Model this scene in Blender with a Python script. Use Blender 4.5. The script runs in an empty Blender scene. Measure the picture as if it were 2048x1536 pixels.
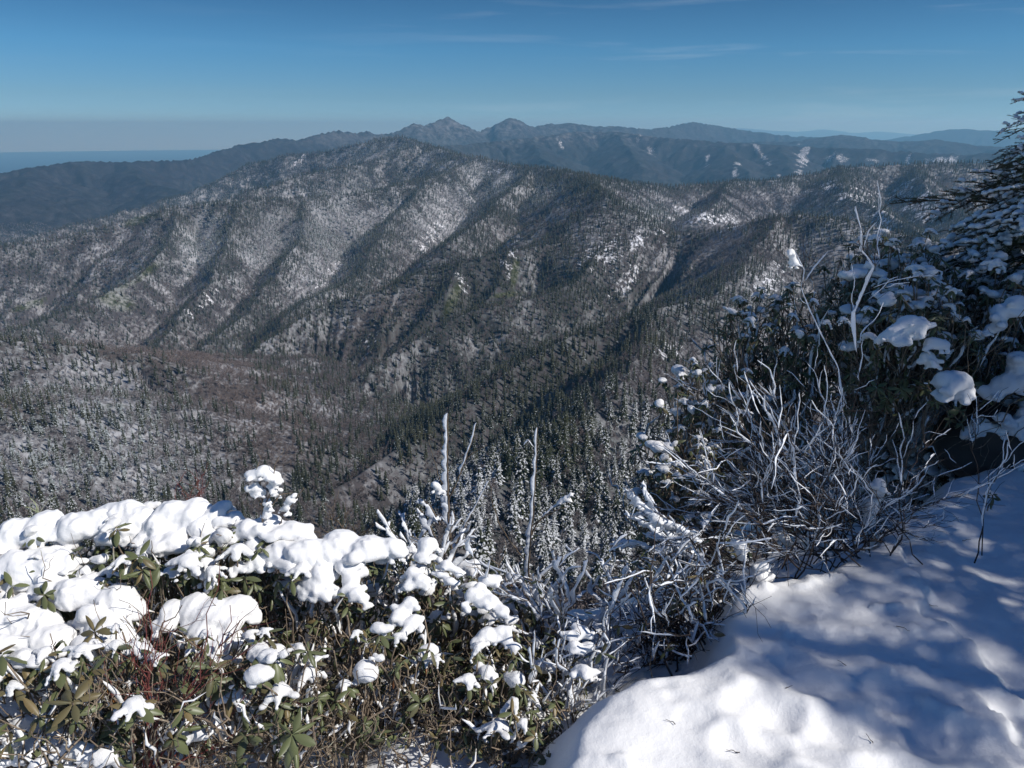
import bpy, math, random
import numpy as np
from mathutils import Vector, Matrix, Euler, noise as mnoise

sc = bpy.context.scene
C = sc.collection
R = math.radians
random.seed(7); rng = np.random.default_rng(7)

# ------------------------------------------------------------------ camera
W_PX, H_PX, F_PX = 2048.0, 1536.0, 1518.0        # photo pixels, focal length in pixels
HORIZON = 252.0
PITCH = math.atan((H_PX / 2 - HORIZON) / F_PX)
CAM = np.array([0.0, 0.0, 1.65])
cam_d = bpy.data.cameras.new('camera'); cam = bpy.data.objects.new('camera', cam_d); C.objects.link(cam)
cam.location = CAM; cam.rotation_euler = (math.pi / 2 - PITCH, 0, 0)
cam_d.sensor_width = 36; cam_d.lens = 36 * F_PX / W_PX
cam_d.clip_start = 0.05; cam_d.clip_end = 200000
sc.camera = cam

# ------------------------------------------------------------------ sky, sun, exposure
SUN_EL, SUN_AZ = 41.0, 110.0       # azimuth clockwise from the viewing direction (+Y)
w = bpy.data.worlds.new('World'); sc.world = w; w.use_nodes = True
nt = w.node_tree; N = nt.nodes; L = nt.links
bg = N['Background']
sky = N.new('ShaderNodeTexSky'); sky.sky_type = 'NISHITA'; sky.sun_disc = False
sky.sun_elevation = R(SUN_EL); sky.sun_rotation = R(SUN_AZ)   # seen from a high summit the horizon lies a little below eye level
sky.altitude = 1900; sky.air_density = 1.0; sky.dust_density = 0.3; sky.ozone_density = 2.5
bg.inputs['Strength'].default_value = 0.090
# thin cirrus streaks in the sky
tc = N.new('ShaderNodeTexCoord')
dip = N.new('ShaderNodeVectorMath'); dip.operation = 'ADD'; dip.inputs[1].default_value = (0, 0, 0.022); L.new(tc.outputs['Generated'], dip.inputs[0])
L.new(dip.outputs[0], sky.inputs[0])
sep = N.new('ShaderNodeSeparateXYZ'); L.new(dip.outputs[0], sep.inputs[0])
mp = N.new('ShaderNodeMapping'); mp.inputs['Scale'].default_value = (2.2, 2.2, 34); mp.inputs['Rotation'].default_value = (0, R(2), 0)
L.new(tc.outputs['Generated'], mp.inputs['Vector'])
nz = N.new('ShaderNodeTexNoise'); nz.inputs['Scale'].default_value = 1.7; nz.inputs['Detail'].default_value = 7; nz.inputs['Roughness'].default_value = 0.55
nz.inputs['Distortion'].default_value = 0.4
L.new(mp.outputs[0], nz.inputs['Vector'])
cr = N.new('ShaderNodeMapRange'); cr.inputs[1].default_value = 0.545; cr.inputs[2].default_value = 0.76; cr.inputs[3].default_value = 0; cr.inputs[4].default_value = 0.16
L.new(nz.outputs['Fac'], cr.inputs[0])
mixc = N.new('ShaderNodeMix'); mixc.data_type = 'RGBA'
side = N.new('ShaderNodeMapRange'); L.new(sep.outputs[0], side.inputs[0]); side.inputs[1].default_value = -0.25; side.inputs[2].default_value = 0.2; side.inputs[3].default_value = 0.12
cm = N.new('ShaderNodeMath'); cm.operation = 'MULTIPLY'; L.new(cr.outputs[0], cm.inputs[0]); L.new(side.outputs[0], cm.inputs[1]); L.new(cm.outputs[0], mixc.inputs['Factor']); mixc.inputs[7].default_value = (7.5, 8.2, 9.0, 1)
# the deep clear blue of a cold mountain sky, paler at the horizon
ramp = N.new('ShaderNodeValToRGB'); L.new(sep.outputs[2], ramp.inputs[0])
ramp.color_ramp.elements[0].position = 0.0; ramp.color_ramp.elements[0].color = (0.46, 0.72, 1.05, 1)
ramp.color_ramp.elements[1].position = 0.7; ramp.color_ramp.elements[1].color = (0.26, 0.48, 0.80, 1)
for p_, c_ in ((0.056, (0.36, 0.55, 0.70, 1)), (0.109, (0.275, 0.56, 0.745, 1)), (0.162, (0.205, 0.44, 0.60, 1))):
    e_ = ramp.color_ramp.elements.new(p_); e_.color = c_
hs = N.new('ShaderNodeMix'); hs.data_type = 'RGBA'; hs.blend_type = 'MULTIPLY'; hs.inputs[0].default_value = 1.0
L.new(sky.outputs[0], hs.inputs[6]); L.new(ramp.outputs[0], hs.inputs[7])
L.new(hs.outputs[2], mixc.inputs[6]); L.new(mixc.outputs[2], bg.inputs['Color'])

sun_d = bpy.data.lights.new('sun', 'SUN'); sun = bpy.data.objects.new('sun', sun_d); C.objects.link(sun)
sun_d.energy = 4.0; sun_d.angle = R(0.53); sun_d.color = (1.0, 0.965, 0.92)
SUN = Vector((math.sin(R(SUN_AZ)) * math.cos(R(SUN_EL)), math.cos(R(SUN_AZ)) * math.cos(R(SUN_EL)), math.sin(R(SUN_EL))))
sun.rotation_euler = SUN.to_track_quat('Z', 'Y').to_euler(); sun.location = (30, -10, 30)
sc.view_settings.view_transform = 'Standard'; sc.view_settings.look = 'None'; sc.view_settings.gamma = 1
sc.view_settings.exposure = 0.20
sc.cycles.use_denoising = True; sc.cycles.denoiser = 'OPENIMAGEDENOISE'; sc.cycles.denoising_input_passes = 'RGB_ALBEDO_NORMAL'; sc.cycles.denoising_prefilter = 'ACCURATE'
sc.cycles.max_bounces = 5; sc.cycles.diffuse_bounces = 2; sc.cycles.glossy_bounces = 2; sc.cycles.transmission_bounces = 2
sc.cycles.volume_bounces = 3; sc.cycles.transparent_max_bounces = 6; sc.cycles.sample_clamp_indirect = 4

# ------------------------------------------------------------------ helpers
CP, SP = math.cos(PITCH), math.sin(PITCH)
def ray(px, py):
    a = (px - W_PX / 2) / F_PX; b = (H_PX / 2 - py) / F_PX
    return np.array([a, CP + b * SP, -SP + b * CP])
def at(px, py, y):                       # point on a photo pixel's ray at forward distance y
    d = ray(px, py); return Vector(CAM + d * (y / d[1]))
def at_r(px, py, r):                     # same, at horizontal range r
    d = ray(px, py); return CAM + d * (r / math.hypot(d[0], d[1]))
def to_px(x, y, z):                      # world arrays -> photo pixels
    z = z - CAM[2]
    f = y * CP - z * SP; u = y * SP + z * CP
    f = np.maximum(f, 1e-3)
    return W_PX / 2 + F_PX * x / f, H_PX / 2 - F_PX * u / f

def _hash(ix, iy, s):
    h = (ix.astype(np.uint32) * np.uint32(374761393) + iy.astype(np.uint32) * np.uint32(668265263) + np.uint32((s * 2246822519) & 0xffffffff))
    h = (h ^ (h >> np.uint32(13))) * np.uint32(1274126177)
    h = h ^ (h >> np.uint32(16))
    return (h & np.uint32(0xffffff)).astype(np.float32) / np.float32(0xffffff)
def vnoise(x, y, s=0):
    fx = np.floor(x); fy = np.floor(y)
    ix = fx.astype(np.int64); iy = fy.astype(np.int64)
    tx = (x - fx).astype(np.float32); ty = (y - fy).astype(np.float32)
    tx = tx * tx * (3 - 2 * tx); ty = ty * ty * (3 - 2 * ty)
    a = _hash(ix, iy, s); b = _hash(ix + 1, iy, s); c = _hash(ix, iy + 1, s); d = _hash(ix + 1, iy + 1, s)
    return (a * (1 - tx) + b * tx) * (1 - ty) + (c * (1 - tx) + d * tx) * ty
def fbm(x, y, s=0, o=4, g=0.5):
    t = 0; a = 1; n = 0
    for k in range(o):
        t = t + a * vnoise(x * 2 ** k, y * 2 ** k, s + 17 * k); n += a; a *= g
    return t / n

def material(name): 
    m = bpy.data.materials.new(name); m.use_nodes = True
    return m, m.node_tree.nodes, m.node_tree.links, m.node_tree.nodes['Principled BSDF']
def node(N, t, **kw):
    n = N.new(t)
    for k, v in kw.items():
        if k in n.inputs: n.inputs[k].default_value = v
        else: setattr(n, k, v)
    return n
def mixrgb(N, L, fac, a, b, bt='MIX'):
    m = N.new('ShaderNodeMix'); m.data_type = 'RGBA'; m.blend_type = bt
    for s, v in ((0, fac), (6, a), (7, b)):
        if isinstance(v, (int, float)): m.inputs[s].default_value = v
        elif isinstance(v, tuple): m.inputs[s].default_value = (*v, 1) if len(v) == 3 else v
        else: L.new(v, m.inputs[s])
    return m.outputs[2]
def maprange(N, L, v, a, b, c=0.0, d=1.0):
    n = N.new('ShaderNodeMapRange'); L.new(v, n.inputs[0])
    for i, q in enumerate((a, b, c, d)): n.inputs[i + 1].default_value = q
    return n.outputs[0]
def math_n(N, L, op, a, b=0.0):
    n = N.new('ShaderNodeMath'); n.operation = op
    for i, v in enumerate((a, b)):
        if isinstance(v, (int, float)): n.inputs[i].default_value = v
        else: L.new(v, n.inputs[i])
    return n.outputs[0]

def mesh_np(name, verts, faces_flat, counts, mats=(), smooth=False, midx=None):
    me = bpy.data.meshes.new(name)
    v = np.asarray(verts, np.float32); fl = np.asarray(faces_flat, np.int32); ct = np.asarray(counts, np.int32)
    me.vertices.add(len(v)); me.vertices.foreach_set('co', v.ravel())
    me.loops.add(len(fl)); me.loops.foreach_set('vertex_index', fl)
    me.polygons.add(len(ct)); st = np.zeros(len(ct), np.int32); st[1:] = np.cumsum(ct)[:-1]
    me.polygons.foreach_set('loop_start', st)
    if smooth: me.polygons.foreach_set('use_smooth', np.ones(len(ct), bool))
    if midx is not None: me.polygons.foreach_set('material_index', np.asarray(midx, np.int32))
    me.update(calc_edges=True)
    for m in mats: me.materials.append(m)
    return me
def link(name, me, parent=None, loc=None):
    o = bpy.data.objects.new(name, me); C.objects.link(o)
    if parent is not None: o.parent = parent
    if loc is not None: o.location = loc
    return o
def tag(o, label=None, cat=None, group=None, kind=None):
    for k, v in (('label', label), ('category', cat), ('group', group), ('kind', kind)):
        if v: o[k] = v
    return o
def fattr(me, name, vals, domain='POINT'):
    a = me.attributes.new(name, 'FLOAT', domain); a.data.foreach_set('value', np.asarray(vals, np.float32).ravel())
# ------------------------------------------------------------------ terrain: ridges as lines of (photo x, photo y, horizontal range)
# each ridge falls away on both sides (slope), with ribs and gullies running down it; the highest one wins
RIDGES = [
 # slope, rib amplitude, rib length, points
 (0.66, 9, 60, 'W', [(-400,-260,-60),(-120,-40,-14),(-20,-2,-2.5),(20,-4,-2.5),(120,6,-10),(330,130,-52),(560,420,-92),(740,760,-118),(780,1000,-128)]),
 (0.55, 30, 150, 'P', [(1900,486,1240),(1800,466,1280),(1700,442,1310),(1600,428,1350),(1520,436,1380),(1430,462,1420),(1350,470,1450),(1280,430,1480),(1215,393,1500),(1190,372,1750),(1168,350,2100),(1100,337,2450),(1030,332,2650),(955,316,2800),(915,312,3000),(880,298,3200),(845,288,3500),(800,273,3800),(740,282,4000),(690,291,4100),(640,304,4200),(580,308,4300),(500,327,4400),(435,358,4300),(370,388,4200),(300,410,4000),(200,436,3800),(100,460,3600),(0,485,3500),(-200,530,3300)]),
 (0.52, 22, 120, 'P', [(1560,431,1360),(1500,505,1150),(1440,590,950),(1300,622,860),(1150,668,800),(1010,750,720),(860,860,650),(700,960,600),(560,1030,570)]),
 (0.55, 16, 80, 'P', [(1300,624,850),(1290,680,720),(1230,800,520),(1100,900,430),(960,1010,370),(840,1110,330)]),
 (0.62, 24, 110, 'P', [(1215,393,1500),(1170,440,1470),(1100,485,1400),(1010,503,1350),(910,518,1340),(840,542,1340),(770,582,1310),(660,603,1340),(590,642,1290),(520,692,1240),(430,795,1130)]),
 (0.62, 22, 90, 'P', [(1240,450,1440),(1160,560,1250),(1060,596,1150),(950,620,1100),(850,668,1050),(760,728,1010),(640,810,980)]),
 (0.9, 14, 70, 'P', [(1010,503,1350),(990,570,1270),(935,650,1190),(880,720,1130)]),
 (0.9, 12, 60, 'P', [(910,518,1340),(890,580,1260),(830,660,1200)]),
 (0.5, 35, 160, 'P', [(1168,350,2100),(1260,366,2300),(1350,373,2400),(1450,362,2500),(1550,360,2600),(1640,345,2700),(1700,333,2800),(1800,328,2900),(1950,325,3000),(2300,332,3000)]),
 (0.5, 25, 120, 'P', [(1690,334,2780),(1680,356,2550),(1700,385,2350),(1780,430,2100),(1870,478,1950)]),
 (0.5, 25, 120, 'P', [(1840,329,2880),(1850,370,2550),(1900,420,2300),(1990,470,2100)]),
 (0.5, 30, 140, 'P', [(1470,362,2510),(1440,390,2250),(1400,425,2000)]),
 (0.5, 30, 150, 'P', [(830,290,3350),(760,318,3250),(690,333,3150),(600,352,3000),(540,372,2900),(450,398,2800),(400,410,2700)]),
 (0.5, 28, 150, 'P', [(955,318,2800),(880,345,2620),(750,383,2480),(650,392,2400),(560,397,2320),(500,398,2280),(440,406,2300),(330,415,2350),(250,440,2400),(150,468,2400),(0,492,2400),(-200,520,2400)]),
 (0.55, 25, 120, 'P', [(350,416,2320),(335,490,2080),(290,545,1930),(190,600,1790),(90,640,1690),(-60,690,1560)]),
 (0.55, 22, 110, 'P', [(470,404,2260),(462,470,2060),(430,540,1880),(365,630,1680),(300,700,1540)]),
 (0.55, 22, 110, 'P', [(600,396,2360),(600,470,2100),(560,545,1850),(470,640,1620),(400,700,1480)]),
 (0.55, 25, 120, 'P', [(860,352,2580),(800,420,2250),(752,480,2030),(715,545,1820),(640,590,1640),(560,640,1480)]),
 (0.6, 20, 100, 'P', [(1060,335,2540),(1010,390,2150),(960,440,1850),(900,480,1650)]),
 (0.30, 14, 110, 'P', [(-300,660,1000),(0,684,960),(150,694,950),(290,712,930),(370,738,900),(430,790,880)]),
 (0.28, 14, 90, 'P', [(-300,800,760),(0,820,740),(160,840,720),(300,880,690),(400,940,650)]),
 (0.30, 12, 80, 'P', [(-300,930,620),(0,945,610),(150,975,590),(300,1010,560),(430,1060,520)]),
 (0.34, 10, 60, 'P', [(-200,1060,480),(100,1075,470),(350,1120,430)]),
 (0.58, 55, 420, 'P', [(-300,385,5600),(-100,360,5900),(0,346,6000),(70,333,6200),(150,322,6300),(250,322,6500),(380,318,6600),(440,300,7000),(480,289,7300),(560,275,7500),(590,279,7600),(640,268,7800),(682,259,8000),(708,266,8100),(730,261,8200),(768,268,8400),(800,260,8500),(828,246,8650),(846,251,8800),(868,243,8900),(893,232,9000),(918,246,9000),(945,258,9100),(962,263,9200),(990,246,9300),(1020,234,9300),(1045,243,9400),(1068,253,9500),(1100,246,9700),(1150,246,9800),(1185,252,9900),(1240,252,10000),(1300,258,10500),(1340,252,11000),(1385,243,11500),(1430,250,12000),(1550,268,12000),(1650,275,12000),(1760,288,12000)]),
 (0.40, 60, 300, 'P', [(60,333,6200),(40,370,5400),(0,400,5000),(-100,430,4700)]),
 (0.40, 60, 300, 'P', [(250,322,6500),(280,360,5700),(360,385,5200),(430,395,5000)]),
 (0.55, 80, 300, 'P', [(880,292,5600),(950,286,6300),(1050,276,6900),(1150,263,7400),(1210,261,7500),(1300,271,7300),(1400,280,7000),(1500,286,6900),(1600,292,6800),(1750,298,6600),(1900,305,6500),(2300,312,6500)]),
 (0.45, 50, 300, 'P', [(1230,262,7480),(1260,300,6500),(1290,340,5700)]),
 (0.45, 50, 300, 'P', [(1440,282,6980),(1470,320,6100),(1510,355,5300)]),
 (0.45, 50, 300, 'P', [(1060,276,6900),(1080,310,6000),(1110,330,5400)]),
 (0.45, 50, 300, 'P', [(1560,290,6850),(1580,330,5900),(1600,350,5400)]),
 (0.35, 80, 500, 'P', [(1480,284,9600),(1600,281,9500),(1640,274,9500),(1685,268,9500),(1740,278,9500),(1800,283,9500),(1870,278,9500),(1950,290,9400),(2100,300,9300)]),
 (0.30, 90, 700, 'P', [(1740,284,18000),(1830,270,18000),(1890,259,18000),(1925,257,18000),(1960,260,18000),(2150,264,18000)]),
 (0.20, 150, 1500, 'P', [(1300,270,42000),(1400,264,42000),(1480,256,42000),(1540,259,42000),(1590,262,42000),(1640,258,42000),(1700,265,42000),(1760,262,42000),(1830,268,42000),(2000,266,42000)]),
]
PLAIN = -1150.0
AZ = np.linspace(R(-46), R(46), 1050, dtype=np.float64)
U = np.concatenate([np.linspace(math.log(7), math.log(300), 130, endpoint=False), np.linspace(math.log(300), math.log(12000), 700, endpoint=False), np.linspace(math.log(12000), math.log(50000), 110)])
RR = np.exp(U)
gx = (RR[:, None] * np.sin(AZ)[None, :]); gy = (RR[:, None] * np.cos(AZ)[None, :])
def terrain(x, y):
    r = np.hypot(x, y)
    wa = np.minimum(0.012 * r, 60)
    wl = np.clip(r * 0.1, 60, 900)
    X = (x + wa * (fbm(x / 130, y / 130, 3, 3) - 0.5) * 2).astype(np.float32)
    Y = (y + wa * (fbm(x / 130, y / 130, 5, 3) - 0.5) * 2).astype(np.float32)
    Z = (PLAIN - r * r / 1.48e7).astype(np.float32)   # the lowland bends away with the earth
    D = np.full(x.shape, 1e4, np.float32); G = np.zeros(x.shape, np.float32); S_ = np.zeros(x.shape, np.float32)
    for k, (sl, amp, lam, typ, pts) in enumerate(RIDGES):
        P = np.array(pts, float) if typ == 'W' else np.array([at_r(*p) for p in pts])
        bd = np.full(x.shape, 1e9, np.float32); bz = np.zeros(x.shape, np.float32); bs = np.zeros(x.shape, np.float32); s0 = 0.0
        reach = 2200 / sl + 0
        x0, y0 = P[:, 0].min() - reach, P[:, 1].min() - reach; x1, y1 = P[:, 0].max() + reach, P[:, 1].max() + reach
        ok = (X > x0) & (X < x1) & (Y > y0) & (Y < y1)
        if not ok.any(): continue
        xx, yy = X[ok], Y[ok]; d_, z_, s_ = bd[ok], bz[ok], bs[ok]
        segs = []
        for a, b in zip(P[:-1], P[1:]):
            e = b[:2] - a[:2]; l2 = float(e @ e); ln = math.sqrt(l2)
            t = np.clip(((xx - a[0]) * e[0] + (yy - a[1]) * e[1]) / l2, 0, 1)
            px_ = xx - a[0] - t * e[0]; py_ = yy - a[1] - t * e[1]
            dd = np.sqrt(px_ * px_ + py_ * py_); zz = a[2] + (b[2] - a[2]) * t
            # the higher flank wins inside a ridge
            m = (zz - sl * dd) > (z_ - sl * d_)
            d_ = np.where(m, dd, d_); z_ = np.where(m, zz, z_)
            segs.append(((a[0], a[1], 0, a[2], b[2]), e, l2, ln))
        # smooth foot point along the crest, so that ribs run downhill without breaks
        q0 = z_ - sl * d_; k_ = 1.0 / (0.10 * sl * d_ + 3.0); ws = np.zeros_like(q0); s_ = np.zeros_like(q0)
        for a, e, l2, ln in segs:
            for j in range(3):
                t0, t1 = j / 3, (j + 1) / 3
                t = np.clip(((xx - a[0]) * e[0] + (yy - a[1]) * e[1]) / l2, t0, t1)
                px_ = xx - a[0] - t * e[0]; py_ = yy - a[1] - t * e[1]
                zz = a[3] + (a[4] - a[3]) * t
                ww = np.exp(np.maximum((zz - sl * np.sqrt(px_ * px_ + py_ * py_) - q0) * k_, -30)) * (ln / 3)
                ws += ww; s_ += ww * (s0 + t * ln)
            s0 += ln
        s_ = s_ / np.maximum(ws, 1e-12)
        n = 1 - np.abs(2 * vnoise(s_ / lam + 0.35 * np.sin(d_ / lam * 0.8), d_ / (4 * lam), 40 + k) - 1)
        n2 = 1 - np.abs(2 * vnoise(s_ / lam * 2.7 + 5, d_ / (2 * lam), 90 + k) - 1)
        n3 = 1 - np.abs(2 * vnoise(s_ / lam * 7.3 + 9, d_ / (0.8 * lam), 140 + k) - 1)
        gr = (n - 0.5) + 0.5 * (n2 - 0.5) + (0.42 if k in (4, 5, 6, 7) else 0.16) * (n3 - 0.5)
        fade = d_ / (d_ + 1.2 * lam)
        sl_ = sl * (1.42 if 0.5 <= sl < 0.65 and pts[0][2] < 4700 else 1.25 if sl < 0.35 and pts[0][2] < 1100 else 1.12 if sl > .35 else 1.0)
        q = z_ - sl_ * d_ * (1 - 0.10 * np.clip(d_ / 900, 0, 1)) + 3.4 * amp * fade * gr
        Zo = Z[ok]; m = q > Zo
        Z[ok] = np.where(m, q, Zo); D[ok] = np.where(m, d_, D[ok]); G[ok] = np.where(m, gr, G[ok]); S_[ok] = np.where(m, s_ + 3000 * k, S_[ok])
    Z = Z + (fbm(x / 60, y / 60, 11, 4) - 0.5) * np.clip(r * 0.012, 1, 16) * np.clip(D / 40, 0.15, 1)
    # canopy roughness where single trees are no longer built
    far = np.clip((r - 4200) / 1500, 0, 1) * (Z > PLAIN + 30) * np.clip(1.4 - r / 9000, 0.25, 1)
    Z = Z + far * (fbm(x / 26, y / 26, 21, 3) - 0.5) * 9
    return Z, D, G, S_
gz, gD, gG, gS = terrain(gx, gy)
# strips running straight downhill: avalanche tracks, ribs of trees
stripe = 0.6 * vnoise(gS / 11, gD / 110, 301) + 0.4 * vnoise(gS / 4.5, gD / 60, 302)
stripe2 = 0.65 * vnoise(gS / 45, gD / 320, 303) + 0.35 * vnoise(gS / 17, gD / 160, 304)
# under the viewpoint the ground is the snowy ledge built further down: keep the mountainside under it
near = RR[:, None] < 16
gz = np.where(near, np.minimum(gz, -1.2 - 0.62 * np.maximum(gy, 0)), gz)
NR, NA = gx.shape
elev = (gz - CAM[2]) / RR[:, None]
runmax = np.maximum.accumulate(elev, axis=0)
def bil(arr, x, y):                       # sample a polar grid
    r = np.hypot(x, y); a = np.arctan2(x, y)
    fi = np.interp(np.log(r), U, np.arange(NR)); fj = (a - AZ[0]) / (AZ[1] - AZ[0])
    i = np.clip(fi.astype(int), 0, NR - 2); j = np.clip(fj.astype(int), 0, NA - 2)
    ti = fi - i; tj = fj - j
    return (arr[i, j] * (1 - tj) + arr[i, j + 1] * tj) * (1 - ti) + (arr[i + 1, j] * (1 - tj) + arr[i + 1, j + 1] * tj) * ti

# ------------------------------------------------------------------ what grows where (masks laid on the land)
px_g, py_g = to_px(gx, gy, gz)
def blob(px, py, cx, cy, sx, sy, ang=0.0):
    a = R(ang); dx = px - cx; dy = py - cy
    u = dx * math.cos(a) + dy * math.sin(a); v = -dx * math.sin(a) + dy * math.cos(a)
    return np.exp(-((u / sx) ** 2 + (v / sy) ** 2))
RANGE = np.broadcast_to(RR[:, None], gx.shape)
def masks(px, py, r, x, y, G, stripe, stripe2, D):
    B = lambda *a: blob(px, py, *a)
    mid = (r > 250) & (r < 5000); fr = r > 4800
    snow = np.zeros_like(px)                 # open snow: chutes, slides, cliff ledges
    for b in [(1200,520,50,80,-55),(1285,480,50,22,-40),(1250,560,26,70,35),(1020,520,16,60,20),(925,580,14,45,0),(1720,400,90,28,30),(1760,440,60,45,30),(1660,370,40,22,0),(660,550,70,18,-40),(400,610,60,14,-40),(870,465,60,20,-45),(1380,430,70,25,-10),(600,322,22,10,-40),(1340,700,50,24,-40),(740,690,40,14,-50),(1000,345,50,10,0),(1540,560,30,70,40),(1450,440,60,20,10),(1820,400,100,45,20)]:
        snow = np.maximum(snow, B(*b) * mid)
    for b in [(1300,297,8,24,-35),(1283,290,5,14,-35),(1415,318,5,18,15),(1525,312,7,42,-38),(1605,322,16,26,12),(1600,340,8,20,8),(1470,345,8,24,15),(1690,322,50,12,10),(1770,320,60,9,0),(1870,322,60,10,0),(1340,300,4,10,0),(1120,290,8,18,-30)]:
        snow = np.maximum(snow, 1.0 * B(*b) * fr)
    sn_ = 0.62 * stripe + 0.38 * fbm(x / 9, y / 9, 71, 3)
    sf_ = 0.5 * vnoise(gS / 60, gD / 500, 305) + 0.5 * fbm(x / 40, y / 40, 72, 3)
    snow = np.where(r < 4700, np.clip((0.85 * snow - 0.30 + 2.3 * (sn_ - 0.5)) * 1.2, 0, 0.75) * (snow > 0.06), np.clip((snow - 0.40 + 2.4 * (sf_ - 0.5)) * 1.2, 0, 0.62) * (snow > 0.08))
    frost = np.zeros_like(px) + 0.19         # rime and snow in the crowns
    for b in [(400,490,90,70,-40,1.0),(680,450,100,70,-35,1.0),(880,430,80,60,-40,.9),(620,550,70,60,-40,.7),(500,530,30,70,35,.4),(800,300,140,30,0,.55),(1030,370,100,40,20,.6),(960,330,60,20,0,.6),(150,800,240,90,15,.5),(120,930,260,100,10,.62),(1150,990,160,90,-20,.10),(1150,1110,200,60,0,.4),(960,1010,120,80,0,.5),(1300,900,90,70,-20,.5),(1700,480,120,40,10,.75),(1540,560,90,80,30,.6),(1400,520,120,40,-30,.3),(1350,640,90,50,-30,.45),(1330,420,80,40,0,.5),(560,470,80,50,-30,.4),(850,770,60,90,-40,.3),(900,245,160,18,0,.5),(640,275,120,14,0,.5)]:
        frost = frost + b[5] * B(*b[:5])
    green = np.zeros_like(px)                # open green heath and fir thicket
    for b in [(230,600,50,22,20),(270,555,70,14,-30),(60,610,60,9,-18),(1030,545,10,40,10),(905,600,14,50,25),(1010,590,50,6,-5),(230,812,30,7,0),(280,440,50,10,-15)]:
        green = np.maximum(green, B(*b) * mid)
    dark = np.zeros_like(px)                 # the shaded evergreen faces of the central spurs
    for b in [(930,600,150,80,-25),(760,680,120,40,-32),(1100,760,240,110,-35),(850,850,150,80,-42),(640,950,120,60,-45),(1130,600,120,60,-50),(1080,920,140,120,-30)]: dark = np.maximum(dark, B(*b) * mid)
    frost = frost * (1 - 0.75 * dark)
    con = np.full_like(px, 0.20)             # share of evergreens
    for b in [(1000,560,170,110,-25,.5),(1050,760,260,160,-35,.75),(850,820,140,130,-40,.45),(560,400,240,40,-5,.5),(450,470,120,80,-30,.5),(700,450,130,90,-30,.5),(1150,980,300,140,0,.75),(1700,450,170,35,8,.7),(1330,372,260,14,0,.7),(1750,345,220,14,-5,.7),(150,760,260,90,15,.25),(150,920,260,120,0,.35),(100,540,120,80,0,.3),(640,620,140,40,-25,.5),(1400,600,150,50,-10,.6),(960,350,170,60,10,.45),(820,300,150,40,0,.4),(1290,430,60,25,10,.6),(480,700,120,40,-10,.15),(600,780,60,120,30,.25),(1100,330,200,60,0,.3)]:
        con = con + b[5] * B(*b[:5])
    for b in [(455,785,120,38,42,.5),(320,712,120,14,8,.4),(560,880,60,60,0,.3),(1470,480,150,50,-30,.45),(1500,400,180,28,5,.4),(800,620,50,40,0,.3),(750,650,60,60,-40,.35)]:
        con = con - b[5] * B(*b[:5])
    n = fbm(x / 120, y / 120, 61, 3)
    con = con * (0.35 + 0.75 * n + 0.65 * stripe2) + 0.30 * np.clip(G, -0.3, 0.8)
    frost = frost * (0.55 + 0.9 * stripe2)
    warm = 0.30 + 0.45 * np.clip(B(460,785,140,60,42) + B(310,715,180,20,8) + B(560,880,90,80,0) + 0.7 * B(150,450,260,30,-18) + 0.6 * B(760,640,80,80,0), 0, 1) - 0.35 * np.clip((r - 1500) / 4000, 0, 1)
    crest = np.exp(-(D / 42) ** 2) * (r > 700) * (0.4 + 0.9 * fbm(x / 150, y / 150, 66, 2))   # firs and spruces line the crests
    con = con + 0.6 * crest; frost = frost * (1 - 0.55 * np.clip(crest, 0, 1))
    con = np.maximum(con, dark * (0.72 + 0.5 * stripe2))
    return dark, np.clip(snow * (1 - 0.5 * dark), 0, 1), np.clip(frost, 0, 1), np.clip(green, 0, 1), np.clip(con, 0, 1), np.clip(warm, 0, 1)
mD, mS, mF, mG, mC, mW = masks(px_g, py_g, RANGE, gx, gy, gG, stripe, stripe2, gD)

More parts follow.
